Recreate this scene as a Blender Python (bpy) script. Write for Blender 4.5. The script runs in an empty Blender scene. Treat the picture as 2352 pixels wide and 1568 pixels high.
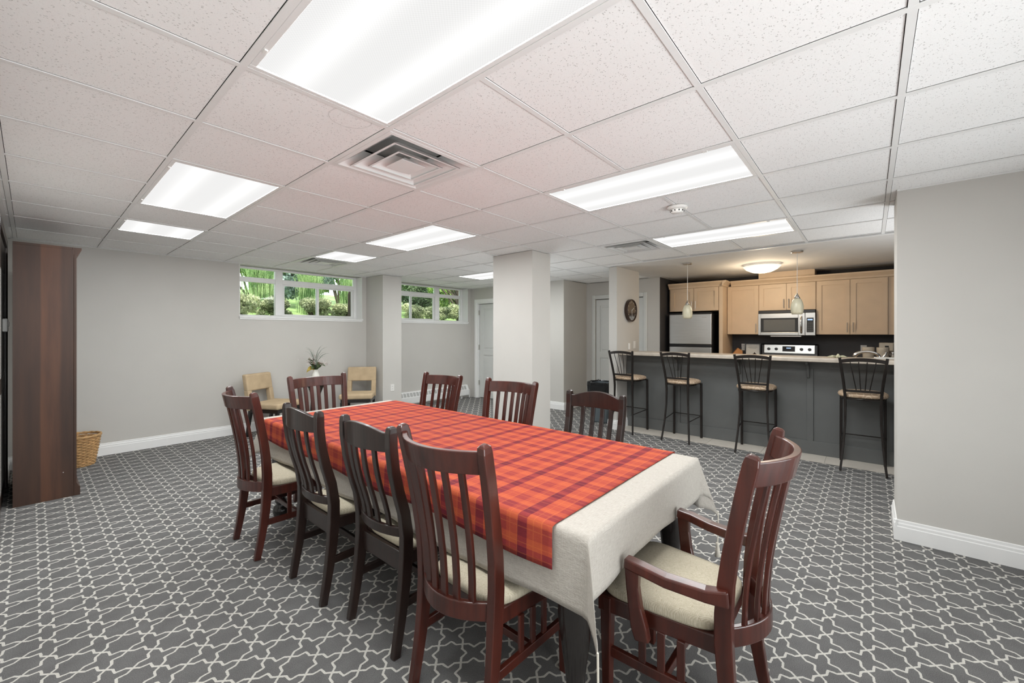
import bpy, bmesh, math, random
from mathutils import Vector, Matrix

# ------------------------------------------------------------------ camera, world, sun, exposure
S = bpy.context.scene
COL = S.collection
CELL = 0.6096            # ceiling grid module
CZ = 2.379               # ceiling height
FPX, YH, YAW = 952.86, 764.29, 0.7117
cam_d = bpy.data.cameras.new('camera'); cam = bpy.data.objects.new('camera', cam_d); COL.objects.link(cam)
cam_d.sensor_fit = 'HORIZONTAL'; cam_d.sensor_width = 36.0
cam_d.lens = 36.0 * FPX / 2352.0
cam_d.shift_y = (YH - 784.0) / 2352.0
cam_d.clip_start = 0.02; cam_d.clip_end = 200
cam.location = (-0.503, -1.731, 1.41)
cam.rotation_euler = (math.pi / 2, 0, YAW - math.pi / 2)
S.camera = cam

W = bpy.data.worlds.new('sky'); S.world = W; W.use_nodes = True
bg = W.node_tree.nodes['Background']
bg.inputs['Color'].default_value = (0.86, 0.93, 1.0, 1); bg.inputs['Strength'].default_value = 3.6

sun_d = bpy.data.lights.new('sun', 'SUN'); sun = bpy.data.objects.new('sun', sun_d); COL.objects.link(sun)
sun_d.energy = 12.0; sun_d.angle = 0.02; sun_d.color = (1, 0.95, 0.86)
sun.rotation_euler = (math.radians(17), 0, math.radians(-25))

# added area light, unseen behind the camera, to brighten the ceiling
fl_d = bpy.data.lights.new('bounced_flash', 'AREA'); fl = bpy.data.objects.new('bounced_flash', fl_d); COL.objects.link(fl)
fl_d.shape = 'RECTANGLE'; fl_d.size = 3.4; fl_d.size_y = 1.6; fl_d.energy = 57; fl_d.spread = 1.9; fl_d.color = (0.95, 0.985, 1.0)
fl.location = (1.1, -3.7, 0.6)
fl.rotation_euler = (Vector((1.1, 1.2, 2.38)) - Vector(fl.location)).to_track_quat('-Z', 'Y').to_euler()

# added weak fill light behind the camera for chairs, cloth and right wall
ff_d = bpy.data.lights.new('fill_flash', 'AREA'); ff = bpy.data.objects.new('fill_flash', ff_d); COL.objects.link(ff)
ff_d.shape = 'SQUARE'; ff_d.size = 0.9; ff_d.energy = 16; ff_d.color = (0.97, 0.99, 1.0)
ff.location = (-0.05, -2.5, 1.75)
ff.rotation_euler = (Vector((1.6, 1.0, 0.6)) - Vector(ff.location)).to_track_quat('-Z', 'Y').to_euler()
# two more added ceiling fills: behind the free column, around the right wall's corner
for nm, loc, sz, en in (('hall_fill', (4.35, 2.1, 0.8), 0.5, 9), ('kitchen_fill', (4.5, -2.55, 1.0), 0.8, 24)):
    d_ = bpy.data.lights.new(nm, 'AREA'); d_.shape = 'SQUARE'; d_.size = sz; d_.energy = en; d_.color = (0.96, 0.985, 1.0)
    o_ = bpy.data.objects.new(nm, d_); COL.objects.link(o_); o_.location = loc; o_.rotation_euler = (math.pi, 0, 0)

vs = S.view_settings
vs.view_transform = 'Standard'; vs.look = 'None'; vs.exposure = -0.12; vs.gamma = 1.0; vs.use_curve_mapping = False
TROFFER_W = 32.0         # watts of one 2x4 lamp, per lamp
LENS = 1.15

# ------------------------------------------------------------------ node helpers
def new_mat(name):
    m = bpy.data.materials.new(name); m.use_nodes = True
    return m, m.node_tree, m.node_tree.nodes['Principled BSDF']

class NT:
    """tiny expression helper for node trees"""
    def __init__(s, t): s.t = t
    def n(s, k, **kw):
        x = s.t.nodes.new(k)
        for a, b in kw.items(): setattr(x, a, b)
        return x
    def put(s, sock, v):
        if isinstance(v, bpy.types.NodeSocket): s.t.links.new(v, sock)
        elif isinstance(v, (tuple, list)) and len(v) == 3 and sock.type == 'RGBA': sock.default_value = (*v, 1)
        else: sock.default_value = v
    def m(s, op, a, b=0.0, c=0.0, clamp=False):
        x = s.n('ShaderNodeMath', operation=op); x.use_clamp = clamp
        s.put(x.inputs[0], a); s.put(x.inputs[1], b); s.put(x.inputs[2], c)
        return x.outputs[0]
    def v(s, op, a, b=(0, 0, 0), sc=None):
        x = s.n('ShaderNodeVectorMath', operation=op)
        s.put(x.inputs[0], a)
        if op == 'SCALE': s.put(x.inputs['Scale'], sc)
        else: s.put(x.inputs[1], b)
        return x.outputs['Value'] if op in ('DOT_PRODUCT', 'LENGTH', 'DISTANCE') else x.outputs[0]
    def coord(s, kind='Object'): return s.n('ShaderNodeTexCoord').outputs[kind]
    def mapv(s, vec, scale=(1, 1, 1), loc=(0, 0, 0), rot=(0, 0, 0)):
        x = s.n('ShaderNodeMapping'); s.put(x.inputs[0], vec)
        x.inputs['Scale'].default_value = scale; x.inputs['Location'].default_value = loc; x.inputs['Rotation'].default_value = rot
        return x.outputs[0]
    def noise(s, vec, scale, detail=3, rough=0.5, out=0):
        x = s.n('ShaderNodeTexNoise'); s.put(x.inputs['Vector'], vec)
        x.inputs['Scale'].default_value = scale; x.inputs['Detail'].default_value = detail; x.inputs['Roughness'].default_value = rough
        return x.outputs[out]
    def voro(s, vec, scale, feature='F1', out='Distance', rnd=1.0):
        x = s.n('ShaderNodeTexVoronoi', feature=feature); s.put(x.inputs['Vector'], vec)
        x.inputs['Scale'].default_value = scale; x.inputs['Randomness'].default_value = rnd
        return x.outputs[out]
    def ramp(s, fac, stops):
        x = s.n('ShaderNodeValToRGB'); s.put(x.inputs[0], fac)
        e = x.color_ramp.elements
        while len(e) < len(stops): e.new(0.5)
        for i, (p, c) in enumerate(stops):
            e[i].position = p; e[i].color = (*c, 1) if len(c) == 3 else c
        return x.outputs[0]
    def mix(s, fac, a, b, blend='MIX'):
        x = s.n('ShaderNodeMix', data_type='RGBA', blend_type=blend)
        s.put(x.inputs[0], fac); s.put(x.inputs[6], a); s.put(x.inputs[7], b)
        return x.outputs[2]
    def sep(s, vec):
        x = s.n('ShaderNodeSeparateXYZ'); s.put(x.inputs[0], vec); return x.outputs
    def comb(s, x_, y_, z_=0.0):
        x = s.n('ShaderNodeCombineXYZ'); s.put(x.inputs[0], x_); s.put(x.inputs[1], y_); s.put(x.inputs[2], z_); return x.outputs[0]
    def bump(s, h, strength=0.3, dist=0.002):
        x = s.n('ShaderNodeBump'); s.put(x.inputs['Height'], h)
        x.inputs['Strength'].default_value = strength; x.inputs['Distance'].default_value = dist
        return x.outputs[0]

MATS = {}
def plain(name, col, rough=0.5, metal=0.0, var=0.06, scale=12, bump=0.0, bscale=200, coat=0.0, spec=0.5):
    """procedural base: colour with slight noise variation, optional fine relief"""
    m, t, b = new_mat(name); N = NT(t); co = N.coord()
    n = N.noise(co, scale, 3)
    lo = tuple(c * (1 - var) for c in col); hi = tuple(min(1, c * (1 + var)) for c in col)
    N.put(b.inputs['Base Color'], N.ramp(n, [(0.3, lo), (0.7, hi)]))
    b.inputs['Roughness'].default_value = rough; b.inputs['Metallic'].default_value = metal
    b.inputs['Specular IOR Level'].default_value = spec
    if coat: b.inputs['Coat Weight'].default_value = coat; b.inputs['Coat Roughness'].default_value = 0.12
    if bump: N.put(b.inputs['Normal'], N.bump(N.noise(co, bscale, 2), bump, 0.002))
    MATS[name] = m
    return m

def wood(name, dark, light, rough=0.3, coat=0.3, scale=1.0, axis='z', bands=None):
    m, t, b = new_mat(name); N = NT(t); co = N.coord()
    sc = {'z': (28, 28, 2.2), 'x': (2.2, 28, 28), 'y': (28, 2.2, 28)}[axis]
    v = N.mapv(co, tuple(s * scale for s in sc))
    n1 = N.noise(v, 1.0, 5, 0.6); n2 = N.noise(co, 3.0 * scale, 2)
    f = N.m('ADD', N.m('MULTIPLY', n1, 0.7), N.m('MULTIPLY', n2, 0.3))
    c = N.ramp(f, [(0.32, dark), (0.68, light)])
    if bands: c = N.mix(1.0, c, bands(N, co), 'MULTIPLY')
    N.put(b.inputs['Base Color'], c)
    b.inputs['Roughness'].default_value = rough
    b.inputs['Coat Weight'].default_value = coat; b.inputs['Coat Roughness'].default_value = 0.1
    N.put(b.inputs['Normal'], N.bump(n1, 0.06, 0.002))
    MATS[name] = m
    return m

def emit(name, col, strength, pattern=None):
    m = bpy.data.materials.new(name); m.use_nodes = True; t = m.node_tree; t.nodes.clear(); N = NT(t)
    e = N.n('ShaderNodeEmission'); o = N.n('ShaderNodeOutputMaterial')
    N.put(e.inputs[0], col); e.inputs[1].default_value = strength
    if pattern: N.put(e.inputs[1], pattern(N))
    t.links.new(e.outputs[0], o.inputs[0]); MATS[name] = m
    return m

# ------------------------------------------------------------------ materials
plain('wall_paint', (0.552, 0.536, 0.505), 0.7, var=0.015, scale=3, bump=0.08, bscale=420)
plain('wall_paint_warm', (0.552, 0.536, 0.505), 0.7, var=0.015, scale=3, bump=0.08, bscale=420)
plain('charcoal_paint', (0.045, 0.043, 0.046), 0.6, var=0.04, scale=3, bump=0.06, bscale=420)
plain('white_trim', (0.82, 0.82, 0.81), 0.4, var=0.01)
plain('door_paint', (0.62, 0.63, 0.61), 0.45, var=0.01)
plain('white_metal', (0.80, 0.80, 0.79), 0.35, var=0.01)
plain('white_plastic', (0.78, 0.77, 0.74), 0.35, var=0.02)
plain('tee_metal', (0.80, 0.80, 0.79), 0.45, var=0.015)
plain('dark_gap', (0.03, 0.03, 0.03), 0.9, var=0.02)
plain('drywall_ceiling', (0.66, 0.65, 0.63), 0.8, var=0.02, bump=0.1, bscale=300)
plain('panel_grey', (0.115, 0.120, 0.118), 0.5, var=0.04, scale=6, bump=0.05, bscale=150)
plain('maple', (0.66, 0.51, 0.36), 0.45, var=0.04, scale=5)
plain('black_metal', (0.018, 0.014, 0.012), 0.4, 0.3, var=0.1)
plain('chrome', (0.75, 0.75, 0.74), 0.12, 1.0, var=0.01)
plain('brushed_nickel', (0.55, 0.53, 0.50), 0.3, 1.0, var=0.02)
plain('black_plastic', (0.012, 0.012, 0.013), 0.3, var=0.05)
plain('black_glass', (0.02, 0.021, 0.022), 0.08, var=0.02)
plain('black_lacquer', (0.012, 0.010, 0.009), 0.22, var=0.1, coat=0.3)
plain('beige_suede', (0.50, 0.385, 0.25), 0.95, var=0.08, scale=9, bump=0.15, bscale=350, spec=0.1)
plain('grey_bin', (0.11, 0.135, 0.15), 0.5, var=0.04)
plain('bin_bag', (0.010, 0.011, 0.012), 0.22, var=0.1)
plain('vase_white', (0.76, 0.75, 0.70), 0.3, var=0.02)
plain('leaf_dark', (0.055, 0.085, 0.03), 0.5, var=0.3, scale=30)
plain('leaf_grey', (0.16, 0.19, 0.15), 0.6, var=0.2, scale=30)
plain('leaf_gold', (0.42, 0.31, 0.06), 0.5, var=0.3, scale=30)
plain('petal', (0.75, 0.68, 0.66), 0.6, var=0.08, scale=40)
plain('bud', (0.22, 0.09, 0.07), 0.6, var=0.2, scale=40)
plain('orange_wood', (0.55, 0.25, 0.08), 0.45, var=0.1, scale=20)
plain('paper', (0.72, 0.72, 0.69), 0.6, var=0.02)
plain('tan_ceramic', (0.55, 0.50, 0.42), 0.4, var=0.03)
plain('doily', (0.55, 0.54, 0.38), 0.8, var=0.08, scale=40)
plain('soap', (0.32, 0.33, 0.26), 0.15, var=0.05)
plain('tassel_cord', (0.62, 0.58, 0.50), 0.9, var=0.05, scale=60)
plain('soil', (0.10, 0.07, 0.045), 0.95, var=0.3, scale=4, bump=0.5, bscale=20)
plain('bark', (0.07, 0.05, 0.035), 0.9, var=0.3, scale=10, bump=0.5, bscale=40)
plain('clock_face', (0.045, 0.034, 0.028), 0.10, var=0.15, scale=4, coat=0.6)
plain('clock_rim', (0.035, 0.018, 0.012), 0.3, var=0.2, scale=10)
plain('hand_white', (0.8, 0.78, 0.72), 0.4, var=0.01)
plain('grout', (0.40, 0.37, 0.33), 0.9, var=0.05)
plain('floor_tile', (0.60, 0.555, 0.49), 0.35, var=0.05, scale=7)
plain('wicker', (0.50, 0.30, 0.13), 0.6, var=0.25, scale=40)
plain('laminate', (0.50, 0.44, 0.37), 0.35, var=0.12, scale=14)
plain('heater_slot', (0.42, 0.42, 0.41), 0.5, var=0.03)
plain('screen_blue', (0.30, 0.42, 0.60), 0.4, var=0.05)
wood('mahogany', (0.026, 0.0065, 0.0045), (0.082, 0.0165, 0.0095), 0.30, 0.22)
wood('espresso', (0.009, 0.0045, 0.0038), (0.026, 0.012, 0.0085), 0.34, 0.22)
wood('brown_door', (0.02, 0.013, 0.009), (0.045, 0.027, 0.018), 0.4, 0.2)

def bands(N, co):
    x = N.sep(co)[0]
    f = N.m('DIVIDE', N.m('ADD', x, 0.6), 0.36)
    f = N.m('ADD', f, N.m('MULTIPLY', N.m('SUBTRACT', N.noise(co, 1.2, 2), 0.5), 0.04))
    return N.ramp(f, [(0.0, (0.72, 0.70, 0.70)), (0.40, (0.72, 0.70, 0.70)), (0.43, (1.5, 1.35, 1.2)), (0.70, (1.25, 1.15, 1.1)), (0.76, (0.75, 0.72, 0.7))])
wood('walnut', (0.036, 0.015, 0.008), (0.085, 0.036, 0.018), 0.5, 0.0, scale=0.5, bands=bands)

# brushed stainless steel
m, t, b = new_mat('stainless'); N = NT(t); co = N.coord()
n = N.noise(N.mapv(co, (4, 3, 260)), 1.0, 3)
N.put(b.inputs['Base Color'], N.ramp(n, [(0.3, (0.50, 0.50, 0.48)), (0.7, (0.62, 0.62, 0.60))])); b.inputs['Metallic'].default_value = 1.0; b.inputs['Roughness'].default_value = 0.3
MATS['stainless'] = m

# mineral-fibre ceiling tile
m, t, b = new_mat('ceiling_tile'); N = NT(t); co = N.n('ShaderNodeNewGeometry').outputs['Position']
v = N.v('ADD', N.mapv(co, (1, 1.35, 1)), N.v('SCALE', N.noise(co, 60, 2, out=1), sc=0.012))
sp = N.voro(v, 95)
gate = N.m('GREATER_THAN', N.noise(co, 55, 2), 0.50)
fl1 = N.m('MULTIPLY', N.m('LESS_THAN', sp, 0.26), gate)
sp2 = N.m('LESS_THAN', N.voro(N.v('ADD', v, (3.3, 1.7, 0)), 210), 0.20)
fleck = N.m('MAXIMUM', fl1, N.m('MULTIPLY', sp2, 0.5))
rd = N.v('LENGTH', N.v('MULTIPLY', N.v('SUBTRACT', co, (0.447, 0.055, 0.0)), (1, 1, 0)))
rd = N.m('ADD', rd, N.m('MULTIPLY', N.noise(co, 20, 2), 0.012))
ring_ = N.m('MULTIPLY', N.m('LESS_THAN', N.m('ABSOLUTE', N.m('SUBTRACT', rd, 0.098)), 0.003), 0.45)
fleck = N.m('MAXIMUM', fleck, ring_)
N.put(b.inputs['Base Color'], N.mix(N.m('MULTIPLY', fleck, 0.55), N.ramp(N.noise(co, 1.3, 2), [(0.3, (0.86, 0.855, 0.845)), (0.7, (0.90, 0.90, 0.895))]), (0.33, 0.32, 0.31)))
b.inputs['Roughness'].default_value = 0.95
N.put(b.inputs['Normal'], N.bump(N.m('SUBTRACT', N.noise(co, 260, 2), fleck), 0.3, 0.002))
MATS['ceiling_tile'] = m

# carpet: cream trellis of crosses and stars on grey loop pile
m, t, b = new_mat('carpet'); N = NT(t); co = N.coord()
wob = N.v('SCALE', N.v('SUBTRACT', N.noise(co, 90, 2, out=1), (0.5, 0.5, 0.5)), sc=0.005)
px_, py_ = 0.1535, 0.1463
q = N.v('ADD', N.v('SUBTRACT', co, (-0.4531, 1.4958, 0)), wob)
xyz = N.sep(q)
def fold(c, per):
    u = N.m('DIVIDE', c, per)
    return N.m('ABSOLUTE', N.m('SUBTRACT', u, N.m('ROUND', u)))
a_, b_ = fold(xyz[0], px_), fold(xyz[1], py_)
P = N.comb(N.m('MAXIMUM', a_, b_), N.m('MINIMUM', a_, b_), 0.0)
def seg(p, A, B):
    ba = Vector((B[0] - A[0], B[1] - A[1], 0)); pa = N.v('SUBTRACT', p, (A[0], A[1], 0))
    h = N.m('DIVIDE', N.v('DOT_PRODUCT', pa, tuple(ba)), ba.length_squared, clamp=True)
    x = N.n('ShaderNodeVectorMath', operation='SCALE'); x.inputs[0].default_value = tuple(ba); N.put(x.inputs['Scale'], h)
    return N.v('LENGTH', N.v('SUBTRACT', pa, x.outputs[0]))
d = N.m('MINIMUM', seg(P, (0.5, 0.0), (0.365, 0.135)), seg(P, (0.365, 0.135), (0.165, 0.15)))
line = N.m('LESS_THAN', d, 0.031)
loops = N.m('MULTIPLY', N.m('SINE', N.m('MULTIPLY', xyz[0], 1400.0)), N.m('SINE', N.m('MULTIPLY', xyz[1], 1000.0)))
pile = N.noise(co, 330, 2)
spk = N.m('ADD', N.m('MULTIPLY', pile, 0.75), N.m('MULTIPLY', N.noise(co, 9, 3), 0.25))
grey = N.ramp(spk, [(0.30, (0.080, 0.079, 0.079)), (0.70, (0.195, 0.192, 0.19))])
cream = N.ramp(spk, [(0.3, (0.46, 0.445, 0.41)), (0.7, (0.62, 0.605, 0.56))])
N.put(b.inputs['Base Color'], N.mix(line, grey, cream)); b.inputs['Roughness'].default_value = 0.95
b.inputs['Specular IOR Level'].default_value = 0.15
N.put(b.inputs['Normal'], N.bump(N.m('ADD', N.m('ADD', N.m('MULTIPLY', pile, 1.0), N.m('MULTIPLY', loops, 0.25)), N.m('MULTIPLY', line, 0.3)), 0.6, 0.003))
MATS['carpet'] = m

# linen cloth
m, t, b = new_mat('linen'); N = NT(t); co = N.coord('UV')
w1 = N.noise(N.mapv(co, (350, 40, 1)), 1.0, 2); w2 = N.noise(N.mapv(co, (40, 350, 1)), 1.0, 2)
wv = N.m('ADD', w1, w2)
cr = N.noise(co, 14, 4, 0.65)
N.put(b.inputs['Base Color'], N.ramp(N.m('MULTIPLY', wv, 0.5), [(0.35, (0.365, 0.338, 0.300)), (0.65, (0.465, 0.438, 0.396))])); b.inputs['Roughness'].default_value = 0.9; b.inputs['Specular IOR Level'].default_value = 0.2
cr2_ = N.noise(N.mapv(co, (30, 12, 1)), 1.0, 4, 0.7)
N.put(b.inputs['Normal'], N.bump(N.m('ADD', N.m('MULTIPLY', wv, 0.2), N.m('ADD', cr, N.m('MULTIPLY', cr2_, 0.5))), 0.5, 0.008))
MATS['linen'] = m

# plaid overlay cloth
m, t, b = new_mat('plaid'); N = NT(t); co = N.coord('UV'); xy = N.sep(co)
def stripe(c, per, off, wid):
    u = N.m('FRACT', N.m('DIVIDE', N.m('ADD', c, off), per))
    return N.m('LESS_THAN', u, wid / per)
def stripes(c, off, per, wa, ka, wb_, kb_):
    a = stripe(c, per, off, wa)
    bb = stripe(c, per, off + per * 0.55, wb_)
    th = N.m('MAXIMUM', stripe(c, per / 2, off + 0.03, 0.0035), stripe(c, per / 2, off + 0.065, 0.0035))
    return N.m('ADD', N.m('MULTIPLY', a, ka), N.m('MULTIPLY', bb, kb_)), th
s1, t1 = stripes(xy[0], 10.0, 0.172, 0.044, 0.60, 0.048, 0.36); s2, t2 = stripes(xy[1], 10.02, 0.214, 0.044, 0.78, 0.050, 0.28)
weave = N.noise(N.mapv(co, (500, 60, 1)), 1.0, 2)
tot = N.m('ADD', N.m('MULTIPLY', N.m('ADD', s1, s2), 0.5), N.m('MULTIPLY', N.m('SUBTRACT', weave, 0.5), 0.22))
c = N.ramp(tot, [(0.0, (0.41, 0.080, 0.036)), (0.20, (0.335, 0.054, 0.034)), (0.40, (0.225, 0.030, 0.032)), (0.75, (0.115, 0.014, 0.026))])
c = N.mix(N.m('MULTIPLY', N.m('MAXIMUM', t1, t2), 0.16), c, (0.70, 0.22, 0.06))
N.put(b.inputs['Base Color'], c); b.inputs['Roughness'].default_value = 0.8; b.inputs['Specular IOR Level'].default_value = 0.15
N.put(b.inputs['Normal'], N.bump(N.m('ADD', N.m('MULTIPLY', weave, 0.2), N.noise(co, 9, 4, 0.6)), 0.35, 0.006))
MATS['plaid'] = m

# cream seat fabric with small woven diamonds
m, t, b = new_mat('cream_fabric'); N = NT(t); co = N.coord(); xy = N.sep(N.mapv(co, (16, 16, 16)))
u = N.m('ADD', xy[0], xy[1]); w_ = N.m('SUBTRACT', xy[0], xy[1])
def tri(c): return N.m('ABSOLUTE', N.m('SUBTRACT', N.m('FRACT', c), 0.5))
dm = N.m('MAXIMUM', tri(u), tri(w_))
ring = N.m('SINE', N.m('MULTIPLY', dm, 55.0))
dot = N.m('GREATER_THAN', N.m('MINIMUM', tri(u), tri(w_)), 0.455)
N.put(b.inputs['Base Color'], N.mix(N.m('MULTIPLY', dot, 0.6), N.ramp(N.m('ADD', N.m('MULTIPLY', ring, 0.2), N.noise(co, 120, 2)), [(0.3, (0.42, 0.375, 0.28)), (0.8, (0.53, 0.48, 0.375))]), (0.25, 0.20, 0.12)))
b.inputs['Roughness'].default_value = 0.85; b.inputs['Specular IOR Level'].default_value = 0.2
N.put(b.inputs['Normal'], N.bump(N.m('ADD', N.m('MULTIPLY', ring, 0.4), N.noise(co, 300, 2)), 0.25, 0.002))
MATS['cream_fabric'] = m

# bar stool fabric: tan with pale rings
m, t, b = new_mat('ring_fabric'); N = NT(t); co = N.coord()
vd = N.voro(co, 11, rnd=0.8)
rg = N.m('LESS_THAN', N.m('ABSOLUTE', N.m('SUBTRACT', vd, 0.30)), 0.035)
rg2 = N.m('LESS_THAN', N.m('ABSOLUTE', N.m('SUBTRACT', vd, 0.52)), 0.02)
base = N.ramp(N.noise(co, 16, 3), [(0.35, (0.36, 0.245, 0.155)), (0.65, (0.50, 0.37, 0.26))])
N.put(b.inputs['Base Color'], N.mix(N.m('MULTIPLY', N.m('MAXIMUM', rg, rg2), 0.7), base, (0.72, 0.60, 0.45))); b.inputs['Roughness'].default_value = 0.7
MATS['ring_fabric'] = m

# window glass: clear, thin
m = bpy.data.materials.new('window_glass'); m.use_nodes = True; t = m.node_tree; t.nodes.clear(); N = NT(t)
o = N.n('ShaderNodeOutputMaterial'); tr = N.n('ShaderNodeBsdfTransparent'); gl = N.n('ShaderNodeBsdfGlossy'); mx = N.n('ShaderNodeMixShader')
tr.inputs[0].default_value = (0.93, 0.95, 0.94, 1); gl.inputs['Roughness'].default_value = 0.02
fr = N.n('ShaderNodeFresnel'); fr.inputs[0].default_value = 1.3
t.links.new(fr.outputs[0], mx.inputs[0]); t.links.new(tr.outputs[0], mx.inputs[1]); t.links.new(gl.outputs[0], mx.inputs[2]); t.links.new(mx.outputs[0], o.inputs[0])
MATS['window_glass'] = m

# prismatic troffer lens glowing over its tubes (tubes run along local y)
def lens_pattern(tubes):
    def f(N):
        co = N.coord(); x = N.sep(co)
        tube = None
        for tx in tubes:
            g = N.m('SUBTRACT', 1.0, N.m('DIVIDE', N.m('ABSOLUTE', N.m('SUBTRACT', x[0], tx)), 0.11), clamp=True)
            g = N.m('MULTIPLY', g, g)
            tube = g if tube is None else N.m('MAXIMUM', tube, g)
        pr = N.m('MULTIPLY', N.m('SINE', N.m('MULTIPLY', x[0], 520.0)), N.m('SINE', N.m('MULTIPLY', x[1], 520.0)))
        s_ = N.m('ADD', LENS * 0.84, N.m('MULTIPLY', tube, 0.26 * LENS))
        return N.m('ADD', s_, N.m('MULTIPLY', pr, 0.05))
    return f
emit('troffer_lens', (1.0, 0.995, 0.985), 1.0, lens_pattern((-0.14, 0.14)))
emit('clock_display', (0.5, 0.7, 1.0), 1.2)

# dome glass of the kitchen lamp, alabaster glass of the pendants
def shade_mat(name, col, e, vein):
    m, t, b = new_mat(name); N = NT(t); co = N.coord()
    n = N.noise(N.mapv(co, (9, 9, 4)), 1.0, 5, 0.65)
    c = N.ramp(n, [(0.38, tuple(x * vein for x in col)), (0.60, col)])
    N.put(b.inputs['Base Color'], c); N.put(b.inputs['Emission Color'], c); b.inputs['Emission Strength'].default_value = e
    b.inputs['Roughness'].default_value = 0.3
    MATS[name] = m
shade_mat('dome_glass', (1.0, 0.90, 0.76), 0.95, 0.92)
shade_mat('alabaster', (0.66, 0.62, 0.46), 0.10, 0.75)

def foliage(name, a, b2, scale=3.0, tr=0.35):
    m, t, b = new_mat(name); N = NT(t); co = N.n('ShaderNodeNewGeometry').outputs['Position']
    n = N.m('ADD', N.m('MULTIPLY', N.noise(co, scale, 3), 0.6), N.m('MULTIPLY', N.noise(co, 37, 2), 0.4))
    c = N.ramp(n, [(0.40, a), (0.60, b2)])
    N.put(b.inputs['Base Color'], c); b.inputs['Roughness'].default_value = 0.6; b.inputs['Specular IOR Level'].default_value = 0.25
    tl = N.n('ShaderNodeBsdfTranslucent'); N.put(tl.inputs[0], c); mx = N.n('ShaderNodeMixShader'); mx.inputs[0].default_value = tr
    o = t.nodes['Material Output']
    t.links.new(b.outputs[0], mx.inputs[1]); t.links.new(tl.outputs[0], mx.inputs[2]); t.links.new(mx.outputs[0], o.inputs[0])
    MATS[name] = m
foliage('grass_blade', (0.14, 0.27, 0.09), (0.52, 0.64, 0.32))
foliage('juniper', (0.14, 0.18, 0.10), (0.58, 0.61, 0.38))
foliage('spruce', (0.16, 0.23, 0.20), (0.44, 0.52, 0.49))
foliage('broadleaf', (0.07, 0.18, 0.03), (0.40, 0.55, 0.17))
foliage('hedge_dark', (0.03, 0.06, 0.025), (0.16, 0.22, 0.11))
foliage('lawn', (0.10, 0.17, 0.05), (0.26, 0.35, 0.13))
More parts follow.
